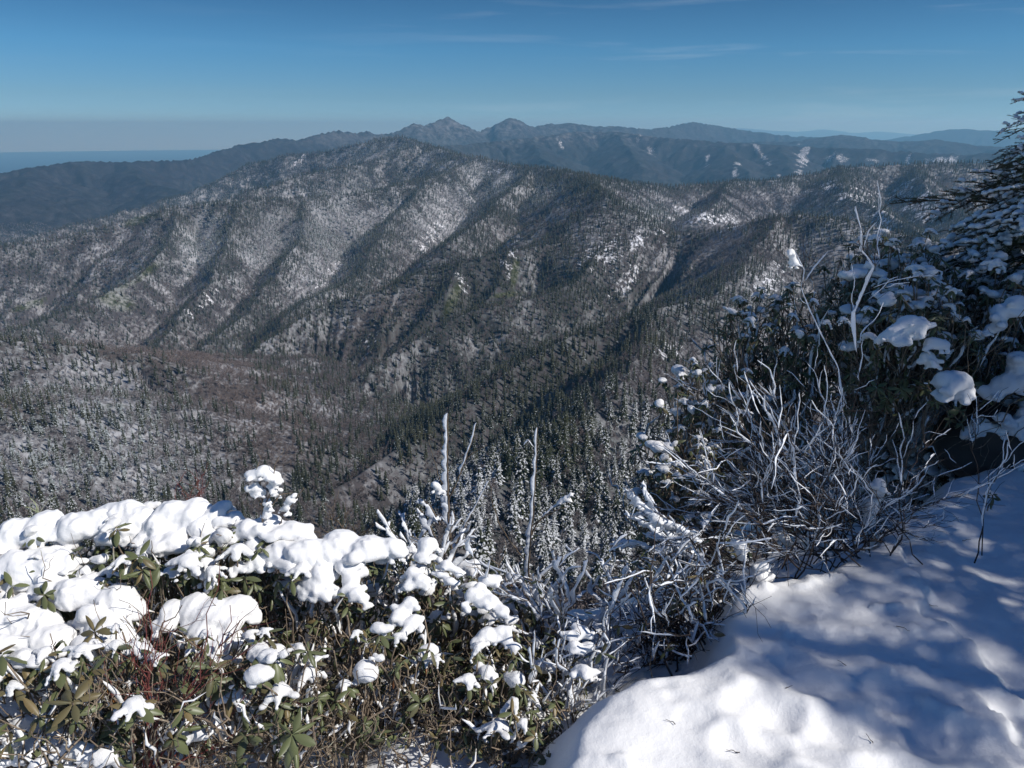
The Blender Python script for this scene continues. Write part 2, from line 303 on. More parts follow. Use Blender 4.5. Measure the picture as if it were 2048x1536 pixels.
# ground of the mountains
def terrain_mat():
    m, N, L, P = material('winter_mountainside')
    def A(n): 
        a = N.new('ShaderNodeAttribute'); a.attribute_name = n; return a.outputs['Fac']
    geo = N.new('ShaderNodeNewGeometry')
    mp = node(N, 'ShaderNodeMapping'); mp.inputs['Scale'].default_value = (1, 1, 0.35); L.new(geo.outputs['Position'], mp.inputs[0])
    n1 = node(N, 'ShaderNodeTexNoise', Scale=0.16, Detail=5.0, Roughness=0.7); L.new(mp.outputs[0], n1.inputs['Vector'])
    n2 = node(N, 'ShaderNodeTexNoise', Scale=0.022, Detail=6.0, Roughness=0.62); L.new(mp.outputs[0], n2.inputs['Vector'])
    n3 = node(N, 'ShaderNodeTexNoise', Scale=0.0045, Detail=5.0, Roughness=0.6); L.new(mp.outputs[0], n3.inputs['Vector'])
    litter = mixrgb(N, L, maprange(N, L, n2.outputs['Fac'], 0.35, 0.65), (0.075, 0.062, 0.055), (0.12, 0.098, 0.085))
    litter = mixrgb(N, L, A('warm'), (0.068, 0.063, 0.072), litter)
    # forest canopy as seen from far away
    canopy = mixrgb(N, L, maprange(N, L, n1.outputs['Fac'], 0.42, 0.60), (0.014, 0.016, 0.022), (0.034, 0.031, 0.040))
    far = A('far')
    base = mixrgb(N, L, far, litter, canopy)
    evf = math_n(N, L, 'MULTIPLY', math_n(N, L, 'MULTIPLY', A('conifer'), maprange(N, L, n1.outputs['Fac'], 0.4, 0.55)), 0.8)
    base = mixrgb(N, L, evf, base, (0.016, 0.024, 0.018))
    gcol = mixrgb(N, L, maprange(N, L, n1.outputs['Fac'], 0.35, 0.65), (0.028, 0.036, 0.015), (0.060, 0.062, 0.027))
    base = mixrgb(N, L, maprange(N, L, A('green'), 0.35, 0.7), base, gcol)
    # patchy snow lying between the trees
    patch = math_n(N, L, 'ADD', math_n(N, L, 'MULTIPLY', n2.outputs['Fac'], 0.6), math_n(N, L, 'MULTIPLY', n1.outputs['Fac'], 0.55))
    patch = math_n(N, L, 'ADD', patch, math_n(N, L, 'MULTIPLY', A('frost'), 0.13))
    patch = maprange(N, L, patch, 0.57, 0.76, 0, 0.45)
    patch = math_n(N, L, 'MULTIPLY', patch, A('cover'))
    sn = math_n(N, L, 'ADD', math_n(N, L, 'MULTIPLY', A('snow'), 0.80), math_n(N, L, 'MULTIPLY', math_n(N, L, 'SUBTRACT', n1.outputs['Fac'], 0.5), 2.4))
    sn = math_n(N, L, 'MULTIPLY', maprange(N, L, sn, 0.35, 0.75), maprange(N, L, A('snow'), 0.1, 0.3))
    fac = math_n(N, L, 'MAXIMUM', patch, sn)
    snowc = (0.78, 0.80, 0.84)
    col = mixrgb(N, L, fac, base, snowc)
    L.new(col, P.inputs['Base Color']); P.inputs['Roughness'].default_value = 0.95
    P.inputs['Specular IOR Level'].default_value = 0.1
    return m
TM = terrain_mat()
far_m = np.clip((RANGE - 3300) / 1400, 0, 1)
cover = np.clip(1.0 - (RANGE - 6000) / 9000, 0.0, 1) * np.where(RANGE > 4600, 0.12 + 0.5 * np.clip((px_g - 460) / 400, 0, 1) * np.clip((300 - py_g) / 40, 0, 1), 1.0)
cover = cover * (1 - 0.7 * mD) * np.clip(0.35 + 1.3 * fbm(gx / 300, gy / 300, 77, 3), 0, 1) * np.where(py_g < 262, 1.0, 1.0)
def grid_part(name, i0, i1):
    n = i1 - i0
    v = np.stack([gx[i0:i1], gy[i0:i1], gz[i0:i1]], -1).reshape(-1, 3)
    a = (np.arange(n - 1)[:, None] * NA + np.arange(NA - 1)[None, :]).ravel()
    f = np.stack([a, a + 1, a + NA + 1, a + NA], -1)
    me = mesh_np(name, v, f.ravel(), np.full(len(f), 4), [TM], smooth=True)
    for nm, ar in (('snow', mS), ('frost', mF), ('green', mG), ('conifer', mC), ('warm', mW), ('far', far_m), ('cover', cover)):
        fattr(me, nm, ar[i0:i1])
    o = link(name, me); tag(o, kind='structure'); return o
i1 = int(np.searchsorted(RR, 4700)); i2 = int(np.searchsorted(RR, 15000))
grid_part('mountainside', 0, i1 + 1); grid_part('mountain_range', i1, i2 + 1); grid_part('far_mountains', i2, NR)
# ------------------------------------------------------------------ haze
def haze():
    m = bpy.data.materials.new('haze'); m.use_nodes = True
    N = m.node_tree.nodes; L = m.node_tree.links
    for n in list(N):
        if n.type != 'OUTPUT_MATERIAL': N.remove(n)
    out = [n for n in N if n.type == 'OUTPUT_MATERIAL'][0]
    pv = N.new('ShaderNodeVolumePrincipled'); pv.inputs['Color'].default_value = (0.29, 0.68, 1.0, 1); pv.inputs['Absorption Color'].default_value = (0.5, 0.5, 0.45, 1)
    pv.inputs['Density'].default_value = HAZE; pv.inputs['Anisotropy'].default_value = 0.2
    L.new(pv.outputs[0], out.inputs['Volume'])
    x0, x1, y0, y1, z0, z1 = -50800, 50800, -900, 50800, -1500, float(gz.max()) + 130
    v = [(x, y, z) for z in (z0, z1) for y in (y0, y1) for x in (x0, x1)]
    f = [0,2,3,1, 4,5,7,6, 0,1,5,4, 2,6,7,3, 0,4,6,2, 1,3,7,5]
    me = mesh_np('haze', v, f, [4] * 6, [m]); o = link('haze', me); tag(o, kind='stuff', label='thin blue air over the far mountains')
HAZE = 5.8e-5
haze()
# ------------------------------------------------------------------ forest
def crown_mat(name, leaf1, leaf2, rimecol=(0.70, 0.73, 0.77), lo=-0.05, hi=0.30, top=0.9):
    snow_rough = 0.9
    m, N, L, P = material(name)
    a = N.new('ShaderNodeAttribute'); a.attribute_name = 'rnd'
    t = N.new('ShaderNodeAttribute'); t.attribute_name = 'topness'
    f = N.new('ShaderNodeAttribute'); f.attribute_name = 'rime'; f.attribute_type = 'INSTANCER'
    h = N.new('ShaderNodeAttribute'); h.attribute_name = 'tone'; h.attribute_type = 'INSTANCER'
    # a spray is snowy when its own number is under the tree's share of rime
    v = math_n(N, L, 'ADD', f.outputs['Fac'], math_n(N, L, 'MULTIPLY', t.outputs['Fac'], 0.30))
    fac = maprange(N, L, math_n(N, L, 'SUBTRACT', v, a.outputs['Fac']), lo, hi, 0.0, top)
    col = mixrgb(N, L, h.outputs['Fac'], leaf1, leaf2)
    col = mixrgb(N, L, fac, col, rimecol)
    L.new(col, P.inputs['Base Color']); P.inputs['Roughness'].default_value = snow_rough; P.inputs['Specular IOR Level'].default_value = 0.15
    return m
SPRUCE_M = crown_mat('spruce_needles_in_rime', (0.016, 0.024, 0.015), (0.050, 0.054, 0.026))
SPRUCE_FAR_M = crown_mat('far_spruce_needles_in_rime', (0.020, 0.026, 0.019), (0.055, 0.056, 0.034), (0.47, 0.52, 0.54), -0.12, 0.42, 0.9)
BARE_M = crown_mat('bare_twigs_in_rime', (0.130, 0.118, 0.122), (0.250, 0.192, 0.165), (0.56, 0.58, 0.61), -0.05, 0.5, 0.75)
m, N, L, P = material('forest_bark'); BARK_M = m
nn = node(N, 'ShaderNodeTexNoise', Scale=4.0, Detail=4.0)
L.new(mixrgb(N, L, nn.outputs['Fac'], (0.04, 0.033, 0.028), (0.10, 0.085, 0.072)), P.inputs['Base Color']); P.inputs['Roughness'].default_value = 0.95

class Buf:
    def __init__(s): s.v = []; s.f = []; s.c = []; s.a = {}
    def add(s, pts, faces=None, **at):
        b = len(s.v); s.v += [tuple(p) for p in pts]
        for f in (faces or [tuple(range(len(pts)))]): s.f += [b + i for i in f]; s.c.append(len(f))
        for k, val in at.items(): s.a.setdefault(k, []).extend([val] * len(faces or [0]))
    def mesh(s, name, mats, smooth=False):
        me = mesh_np(name, s.v, s.f, s.c, mats, smooth)
        for k, val in s.a.items(): fattr(me, k, val, 'FACE')
        return me

def tree_tube(B, p, q, r0, r1, n=5, **at):
    p = Vector(p); q = Vector(q); d = (q - p).normalized(); u = d.orthogonal().normalized(); w_ = d.cross(u)
    pts = [p + (u * math.cos(k * 6.2832 / n) + w_ * math.sin(k * 6.2832 / n)) * r0 for k in range(n)] + [q + (u * math.cos(k * 6.2832 / n) + w_ * math.sin(k * 6.2832 / n)) * r1 for k in range(n)]
    B.add(pts, [(k, (k + 1) % n, n + (k + 1) % n, n + k) for k in range(n)], **at)

def spruce_crown(seed, whorls, per, h=1.0, wide=0.21, sub=5):
    # unit-height crown: whorls of drooping sprays, each spray a few jagged blades
    g = random.Random(seed); B = Buf()
    for i in range(whorls):
        t = i / (whorls - 1); z = 0.06 + 0.93 * t ** 0.92
        rad = wide * (1 - t) ** 0.75 * (0.75 + 0.35 * g.random()) + 0.012
        n = max(3, int(per * (0.45 + 0.55 * (1 - t))))
        a0 = g.random() * 6.28
        for k in range(n):
            a = a0 + (k + 0.6 * (g.random() - 0.5)) * 6.2832 / n
            ln = rad * (0.65 + 0.55 * g.random())
            if g.random() < 0.08: continue
            dr = ln * (0.15 + 0.40 * g.random()) - 0.25 * ln * t
            ca, sa = math.cos(a), math.sin(a)
            for s in range(sub):
                f0 = (s + 0.1 * g.random()) / sub
                sp = (g.random() - 0.5) * 1.5
                c2, s2 = math.cos(a + sp), math.sin(a + sp)
                b0 = Vector((ca * ln * f0, sa * ln * f0, z - dr * f0 ** 1.6 + 0.008 * (g.random() - 0.5)))
                le = ln * (0.34 + 0.35 * g.random()) * (1.15 - 0.4 * f0); wd = le * (0.20 + 0.16 * g.random())
                e = b0 + Vector((c2 * le, s2 * le, -le * (0.10 + 0.5 * g.random())))
                mid = b0.lerp(e, 0.55); side = Vector((-s2, c2, 0)) * wd
                up = Vector((0, 0, 0.018 * (0.5 + g.random())))
                rn = g.random()
                B.add([b0, mid - side, e, mid + side, mid + up], [(0, 1, 4), (1, 2, 4), (2, 3, 4), (3, 0, 4)], rnd=rn, topness=0.6 * f0 + 0.4 * g.random())
    k = 7                                  # the dense dark inside of the crown
    for i in range(5):
        z0, z1 = 0.08 + .17 * i, 0.08 + .17 * i + .24; r0, r1 = wide * .62 * (1 - (z0 - .05)) ** .8, wide * .10 * (1 - i / 6)
        a0 = g.random() * 6.28
        pts = [(math.cos(a0 + q * 6.2832 / k) * r0 * g.uniform(.7, 1.2), math.sin(a0 + q * 6.2832 / k) * r0 * g.uniform(.7, 1.2), z0 + g.uniform(-.03, .03)) for q in range(k)] + [(0, 0, min(z1, .97))]
        B.add(pts, [(q, (q + 1) % k, k) for q in range(k)], rnd=0.62 + 0.5 * g.random(), topness=0.0)
    return B
def bare_crown(seed, limbs, twigs, tw=0.0075):
    g = random.Random(seed); B = Buf()
    for i in range(limbs):
        z = 0.18 + 0.75 * (i + g.random()) / limbs; a = g.random() * 6.28; up = 0.5 + 0.9 * g.random()
        ln = 0.34 * (1.2 - z) * (0.7 + 0.5 * g.random()) + 0.05
        d = Vector((math.cos(a), math.sin(a), up)).normalized()
        p = Vector((0, 0, z)); q = p + d * ln
        o = d.orthogonal().normalized() * 0.006
        B.add([p - o, p + o, q], rnd=g.random(), topness=0.3)
        for j in range(twigs):
            f = 0.25 + 0.75 * g.random(); b0 = p.lerp(q, f)
            dd = (d + Vector((g.uniform(-1, 1), g.uniform(-1, 1), g.uniform(-.3, 1))) * 0.9).normalized()
            e = b0 + dd * ln * (0.22 + 0.35 * g.random())
            o = dd.orthogonal().normalized(); o.rotate(Matrix.Rotation(g.random() * 6.28, 3, dd)); o *= tw * g.uniform(.6, 1.4)
            B.add([b0 - o, b0 + o, e], rnd=g.random(), topness=0.5 * g.random())
    return B
near_spruce = [spruce_crown(11 + k, 17, 11, wide=wd).mesh('spruce_crown', [SPRUCE_M]) for k, wd in enumerate((0.20, 0.24, 0.17, 0.22))]
far_spruce = [spruce_crown(31 + k, 9, 8, wide=wd, sub=2).mesh('far_spruce', [SPRUCE_FAR_M]) for k, wd in enumerate((0.22, 0.28, 0.19))]
near_bare = [bare_crown(51 + k, 28, 24, 0.011).mesh('bare_crown', [BARE_M]) for k in range(3)]
far_bare = [bare_crown(61 + k, 18, 10, 0.026).mesh('far_bare', [BARE_M]) for k in range(3)]
B = Buf(); tree_tube(B, (0, 0, -0.08), (0.004, 0.003, 0.5), 0.016, 0.010); tree_tube(B, (0.004, 0.003, 0.5), (0, 0, 0.97), 0.010, 0.002); SPRUCE_TRUNK = B.mesh('spruce_trunk', [BARK_M])
B = Buf(); tree_tube(B, (0, 0, -0.08), (0.01, 0.006, 0.4), 0.017, 0.012); tree_tube(B, (0.01, 0.006, 0.4), (-0.006, 0, 0.9), 0.012, 0.003); BARE_TRUNK = B.mesh('bare_trunk', [BARK_M])

def scatter(r0, r1, step, seed):
    g = np.random.default_rng(seed)
    half = r1 * math.sin(R(43)); 
    xs = np.arange(-half, half, step); ys = np.arange(max(r0 * math.cos(R(43)), 0), r1, step)
    X, Y = np.meshgrid(xs, ys); X = X.ravel() + g.uniform(-.5, .5, X.size) * step; Y = Y.ravel() + g.uniform(-.5, .5, Y.size) * step
    r = np.hypot(X, Y); a = np.arctan2(X, Y)
    k = (r > r0) & (r < r1) & (np.abs(a) < R(42)); X, Y, r = X[k], Y[k], r[k]
    Z = bil(gz, X, Y); el = (Z + 15 - CAM[2]) / r; vm = bil(runmax, X, Y)
    k = el > vm - 0.004
    return X[k], Y[k], Z[k], r[k], g
spr, bar = [], []
for r0, r1, step, seed in ((120, 700, 5.8, 1), (700, 1500, 6.0, 2), (1500, 2800, 7.5, 3), (2800, 4700, 10.5, 4)):
    X, Y, Z, r, g = scatter(r0, r1, step, seed)
    con = bil(mC, X, Y); fr = bil(mF, X, Y); sn = bil(mS, X, Y); gn = bil(mG, X, Y)
    dens = 1 - 0.45 * np.clip(sn * 1.3, 0, 1) - 0.7 * np.clip(gn * 1.2, 0, 1)
    k = g.random(len(X)) < dens * (0.70 + 0.5 * fbm(X / 40, Y / 40, 5, 2))
    X, Y, Z, r, con, fr = X[k], Y[k], Z[k], r[k], con[k], fr[k]
    dk = bil(mD, X, Y); isc = g.random(len(X)) < con * np.maximum(np.where(r < 1200, 0.62, np.where(r < 2600, 0.85, 0.8)), dk)
    boost = {1: 1.0 + 0.55 * np.clip((470 - r) / 170, 0, 1), 2: 1.0, 3: 1.15, 4: 1.45}[seed]
    fl = np.clip(fr + 0.28 * (fbm(X / 35, Y / 35, 8, 2) - 0.5) + 0.10 * g.standard_normal(len(X)), 0.02, 0.9)
    tone = np.clip(0.5 * g.random(len(X)) + 0.7 * (fbm(X / 90, Y / 90, 9, 2) - 0.2), 0, 1)
    hs_ = np.where(isc, 7.5 + (11.5 - 5.5 * np.clip((r - 500) / 700, 0, 1)) * g.random(len(X)) ** 1.2, 5.0 + 4.5 * g.random(len(X))) * boost
    rec = np.stack([X, Y, Z - 0.4, r, hs_, fl, tone, g.random(len(X)) * 6.2832, g.integers(0, 3, len(X)), bil(mW, X, Y)], -1)
    spr.append(rec[isc]); bar.append(rec[~isc])
spr = np.concatenate(spr); bar = np.concatenate(bar)
bar[:, 6] = np.clip(bar[:, 6] * 0.5 + 0.6 * bar[:, 9] - 0.1, 0, 1); bar[:, 5] = np.clip(bar[:, 5] * 0.8, 0.02, 0.7)
print('trees', len(spr), len(bar))

def in_frame(rec):
    px, py = to_px(rec[:, 0], rec[:, 1], rec[:, 2] + rec[:, 4])
    vm = bil(runmax, rec[:, 0], rec[:, 1])
    hid = ((px < 900) & (py > 1040)) | (py > 1130) | ((px > 1290) & (py > 640 + (1500 - px) * 1.5)) | (px > 1640)
    seen = (rec[:, 2] + 0.6 * rec[:, 4] - CAM[2]) / rec[:, 3] > vm
    return (px > 5) & (px < 2040) & (py > 200) & ~hid & seen, px, py
def pick(rec, n):
    ok, px, py = in_frame(rec); size = np.where(ok, rec[:, 4] / rec[:, 3], 0)
    idx = np.argsort(-size)[:n]; return idx[size[idx] > 0], px, py

def gn_scatter(name, rec, protos):
    col = bpy.data.collections.new(name + ' kinds')
    for i, me in enumerate(protos):
        o = bpy.data.objects.new('%s kind %d' % (name, i), me); col.objects.link(o)
    me = bpy.data.meshes.new(name); me.vertices.add(len(rec)); me.vertices.foreach_set('co', np.ascontiguousarray(rec[:, :3], np.float32).ravel())
    for nm, c in (('size', 4), ('rime', 5), ('tone', 6), ('turn', 7)): fattr(me, nm, rec[:, c])
    a = me.attributes.new('kindno', 'INT', 'POINT'); a.data.foreach_set('value', rec[:, 8].astype(np.int32))
    o = link(name, me)
    ng = bpy.data.node_groups.new(name, 'GeometryNodeTree')
    ng.interface.new_socket('Geometry', in_out='INPUT', socket_type='NodeSocketGeometry'); ng.interface.new_socket('Geometry', in_out='OUTPUT', socket_type='NodeSocketGeometry')
    n = ng.nodes; l = ng.links
    gi = n.new('NodeGroupInput'); go = n.new('NodeGroupOutput'); iop = n.new('GeometryNodeInstanceOnPoints')
    ci = n.new('GeometryNodeCollectionInfo'); ci.inputs['Collection'].default_value = col; ci.inputs['Separate Children'].default_value = True
    def at_(nm, t):
        q = n.new('GeometryNodeInputNamedAttribute'); q.data_type = t; q.inputs['Name'].default_value = nm; return q.outputs['Attribute']
    cx = n.new('ShaderNodeCombineXYZ'); l.new(at_('turn', 'FLOAT'), cx.inputs['Z'])
    er = n.new('FunctionNodeEulerToRotation'); l.new(cx.outputs[0], er.inputs[0])
    l.new(gi.outputs[0], iop.inputs['Points']); l.new(ci.outputs[0], iop.inputs['Instance']); iop.inputs['Pick Instance'].default_value = True
    l.new(at_('kindno', 'INT'), iop.inputs['Instance Index']); l.new(er.outputs[0], iop.inputs['Rotation']); l.new(at_('size', 'FLOAT'), iop.inputs['Scale'])
    l.new(iop.outputs[0], go.inputs[0])
    md = o.modifiers.new('scatter', 'NODES'); md.node_group = ng
    return tag(o, kind='stuff')
def where(px, py, r):
    if px < 520: return 'on the gentle slope above the snowy hedge'
    if py > 960: return 'on the steep slope right behind the saplings'
    if px < 900: return 'at the spur foot left of the tall sapling'
    if px > 1180: return 'on the dark spur beside the snowy rhododendron bank'
    return 'on the dark spur above the rimed saplings'
def frost_word(f): return 'thickly rimed' if f > 0.62 else 'snow dusted' if f > 0.3 else 'dark green'
def plant_trees(rec, n, kind, crowns, trunk, lab, group):
    idx, px, py = pick(rec, n)
    for i in idx:
        x, y, z, r, h, f, tone, turn, kd, _ = rec[i]
        t = bpy.data.objects.new(kind, None); C.objects.link(t); t.location = (x, y, z); t.rotation_euler = (0, 0, turn); t.scale = (h, h, h); t.empty_display_size = 0.1
        wd = frost_word(f) + (' tall' if h > (13 if kind == 'spruce_tree' else 9.5) else ' small' if h < (10 if kind == 'spruce_tree' else 8) else '')
        tag(t, '%s %s %s' % (wd, lab, where(px[i], py[i], r)), 'tree', group)
        c = link('crown', crowns[int(kd) if len(crowns) < 4 else (int(kd) + int(i)) % 4], t); c['rime'] = float(f); c['tone'] = float(tone)
        k = link('trunk', trunk, t)
    keep = np.ones(len(rec), bool); keep[idx] = False
    return rec[keep]
spr_rest = plant_trees(spr, 300, 'spruce_tree', near_spruce, SPRUCE_TRUNK, 'spruce', 'nearest spruces of the mountain forest')
bar_rest = plant_trees(bar, 200, 'bare_tree', near_bare, BARE_TRUNK, 'leafless tree', 'nearest bare trees of the mountain forest')
def by_range(rec, name, near, far, cut):
    a = rec[rec[:, 3] < cut]; b = rec[rec[:, 3] >= cut].copy(); b[:, 8] += len(near)
    al = np.concatenate([a, b]); 
    return gn_scatter(name, al, near + far)
tag(by_range(spr_rest, 'spruce_forest', near_spruce[:3], far_spruce, 500), label='far dark spruce forest over all the ridges')
tag(by_range(bar_rest, 'bare_forest', near_bare, far_bare, 520), label='far leafless grey brown forest over all the slopes')
# ------------------------------------------------------------------ foreground tools
rg = random.Random(2024)
WIND = np.array([-0.93, -0.10, 0.34])     # rime grew towards the wind, on the left of every twig
def V3(v): return np.array([v[0], v[1], v[2]], float)
class Q:                                  # quads gathered as arrays
    def __init__(s): s.v = []; s.f = []; s.n = 0; s.a = {}
    def add(s, v, f, **at):
        s.v.append(np.asarray(v, np.float32)); s.f.append(np.asarray(f, np.int32) + s.n); s.n += len(v)
        for k, val in at.items(): s.a.setdefault(k, []).append(np.full(len(f), val, np.float32))
    def mesh(s, name, mat, off=(0, 0, 0), smooth=True):
        v = np.concatenate(s.v) - np.asarray(off, np.float32); f = np.concatenate(s.f)
        me = mesh_np(name, v, f.ravel(), np.full(len(f), 4), [mat], smooth)
        for k, val in s.a.items(): fattr(me, k, np.concatenate(val), 'FACE')
        return me
    def tube(s, path, rad, n=5, flat=None, wide=1.0, **at):
        p = np.asarray(path, float); r = np.broadcast_to(np.asarray(rad, float), (len(p),))
        t = np.gradient(p, axis=0); t /= np.linalg.norm(t, axis=1)[:, None] + 1e-12
        ref = np.array([0.31, 0.87, 0.22]) if flat is None else np.asarray(flat, float)
        a1 = ref - (t @ ref)[:, None] * t; a1 /= np.linalg.norm(a1, axis=1)[:, None] + 1e-9; a2 = np.cross(t, a1)
        an = np.arange(n) * 2 * math.pi / n
        wd = np.broadcast_to(np.asarray(wide, float), (len(p),))
        v = p[:, None, :] + r[:, None, None] * (np.cos(an)[None, :, None] * a1[:, None, :] * wd[:, None, None] + np.sin(an)[None, :, None] * a2[:, None, :])
        m = len(p); i = (np.arange(m - 1)[:, None] * n + np.arange(n)[None, :]); j = (np.arange(m - 1)[:, None] * n + (np.arange(n)[None, :] + 1) % n)
        f = np.stack([i, j, j + n, i + n], -1).reshape(-1, 4)
        s.add(v.reshape(-1, 3), f, **at)

def crooked(p, q, n, wob, up=0.0, g=rg):   # a bent stem from p to q
    p = V3(p); q = V3(q); L_ = np.linalg.norm(q - p); t = np.linspace(0, 1, n)
    c = p[None, :] * (1 - t)[:, None] + q[None, :] * t[:, None]
    off = np.zeros((n, 3))
    for k in range(1, 4):
        off += np.array([g.uniform(-1, 1), g.uniform(-1, 1), g.uniform(-1, 1)])[None, :] * np.sin(t * math.pi * k)[:, None] / k
    j = np.array([[g.uniform(-1, 1) for _ in range(3)] for _ in range(n)]) * 0.35; j[0] = 0; j[-1] = 0
    c += (off + j) * wob * L_
    c[:, 2] += up * L_ * np.sin(t * math.pi) 
    return c

def leaf_template(curl, fold):
    st = np.array([0, .07, .22, .45, .7, .88, 1.0]); wd = np.array([.012, .02, .10, .165, .145, .08, .008])
    ang = -curl * st; x = np.cumsum(np.concatenate([[0], np.diff(st) * np.cos(ang[1:])])); z = np.cumsum(np.concatenate([[0], np.diff(st) * np.sin(ang[1:])]))
    v = []
    for i in range(len(st)):
        for s_ in (-1, -.55, 0, .55, 1):
            e = abs(s_); v.append((x[i], s_ * wd[i] * math.cos(fold * e * .8), z[i] - wd[i] * e * e * math.sin(fold) ))
    n = 5; f = [(i * n + k, i * n + k + 1, (i + 1) * n + k + 1, (i + 1) * n + k) for i in range(len(st) - 1) for k in range(n - 1)]
    return np.array(v), np.array(f)
LEAVES = [leaf_template(c, f) for c, f in ((0.35, 0.25), (0.9, 0.5), (1.3, 0.8), (0.6, 1.15))]
def put_leaf(B, p, d, nrm, L_, kind=None, wide=1.0, **at):
    v, f = LEAVES[rg.choice((0, 0, 1, 1, 2, 3)) if kind is None else kind]
    d = d / np.linalg.norm(d); s_ = np.cross(nrm, d); s_ /= np.linalg.norm(s_) + 1e-9; u = np.cross(d, s_)
    B.add(p + L_ * (v[:, :1] * d + v[:, 1:2] * s_ * wide + v[:, 2:] * u), f, **at)
def whorl(B, p, axis, L_, n=6, droop=0.35, wide=1.0, brown=0.12):
    axis = axis / np.linalg.norm(axis); a = np.cross(axis, (0.2, 0.5, 0.83)); a /= np.linalg.norm(a); b = np.cross(axis, a); a0 = rg.random() * 6.28
    tone = rg.random()
    for k in range(n):
        t = a0 + (k + rg.uniform(-.3, .3)) * 6.2832 / n
        o = a * math.cos(t) + b * math.sin(t)
        d = o + axis * rg.uniform(-0.35, 0.75) + np.array([0, 0, -droop * rg.random() * 1.6])
        put_leaf(B, p + 0.01 * rg.uniform(-1, 1) * axis, d, axis + 0.3 * o, L_ * rg.uniform(0.65, 1.15), wide=wide * rg.uniform(.85, 1.2), rnd=min(1, max(0, tone + rg.uniform(-.25, .25))), brown=1.0 if rg.random() < brown else 0.0)

# ---- snow lumps: blended balls turned into one smooth skin
def surface_nets(F, o, h):
    S = F > 0; nx, ny, nz = F.shape
    cnt = sum(S[i:nx - 1 + i, j:ny - 1 + j, k:nz - 1 + k].astype(np.int8) for i in (0, 1) for j in (0, 1) for k in (0, 1))
    act = (cnt > 0) & (cnt < 8); idx = np.full(act.shape, -1, np.int64); I = np.argwhere(act); idx[act] = np.arange(len(I))
    pos = np.zeros((len(I), 3)); num = np.zeros(len(I))
    for ax in range(3):
        for u in (0, 1):
            for w_ in (0, 1):
                a = [0, 0, 0]; oth = [q for q in range(3) if q != ax]; a[oth[0]] = u; a[oth[1]] = w_; b = list(a); b[ax] = 1
                fa = F[I[:, 0] + a[0], I[:, 1] + a[1], I[:, 2] + a[2]]; fb = F[I[:, 0] + b[0], I[:, 1] + b[1], I[:, 2] + b[2]]
                m = (fa > 0) != (fb > 0); t = np.where(m, fa / np.where(m, fa - fb, 1), 0)
                c = np.tile(np.array(a, float), (len(I), 1)); c[:, ax] = t
                pos += c * m[:, None]; num += m
    v = o + h * (I + pos / num[:, None]); fs = []
    for ax in range(3):
        oth = [q for q in range(3) if q != ax]
        s0 = [slice(1, -1)] * 3; s1 = [slice(1, -1)] * 3; s0[ax] = slice(0, F.shape[ax] - 1); s1[ax] = slice(1, F.shape[ax])
        A, B_ = S[tuple(s0)], S[tuple(s1)]
        for flip in (0, 1):
            E_ = np.argwhere(A & ~B_ if not flip else ~A & B_)
            if not len(E_): continue
            E_[:, oth[0]] += 1; E_[:, oth[1]] += 1
            def cell(du, dw):
                c = E_.copy(); c[:, oth[0]] += du; c[:, oth[1]] += dw; return idx[c[:, 0], c[:, 1], c[:, 2]]
            q = np.stack([cell(-1, -1), cell(0, -1), cell(0, 0), cell(-1, 0)], -1)
            if (ax == 1) != bool(flip): q = q[:, ::-1]
            fs.append(q)
    return v, np.concatenate(fs)
def snow_mesh(name, balls, h, blend=0.35, rough=0.10, flat=0.62, off=(0, 0, 0), seed=0):
    # balls: (x, y, z, radius); undersides flattened where the snow lies on twigs
    b = np.array(balls, float); rm = b[:, 3].mean(); pad = b[:, 3].max() * 0.5 + 3 * h
    lo = (b[:, :3] - b[:, 3:]).min(0) - pad; hi = (b[:, :3] + b[:, 3:]).max(0) + pad
    ax = [np.arange(lo[i], hi[i] + h, h) for i in range(3)]
    X, Y, Z = np.meshgrid(*ax, indexing='ij', sparse=True)
    k = 1 / (blend * rm * 0.5); acc = 0
    for x, y, z, r in b:
        dz = Z - z; dz = np.where(dz < 0, dz / flat, dz / 0.9)
        d = np.sqrt((X - x) ** 2 + (Y - y) ** 2 + dz ** 2) - r
        acc = acc + np.exp(np.clip(-k * d, -60, 60))
    F = np.log(acc + 1e-30) / k
    g = random.Random(seed + len(balls)); nzs = 0
    for sc_, am in ((1.6, 1.0), (3.2, 0.65), (6.5, 0.48), (12, 0.30)):
        for _ in range(3):
            d = np.array([g.gauss(0, 1) for _ in range(3)]); d *= sc_ / rm / np.linalg.norm(d); ph = g.random() * 6.28
            nzs = nzs + am * np.sin(X * d[0] + Y * d[1] + Z * d[2] + ph)
    F = F + rough * rm * 0.45 * nzs
    v, f = surface_nets(F, lo, h)
    return mesh_np(name, v - np.asarray(off), f.ravel(), np.full(len(f), 4), [SNOW_M], True)

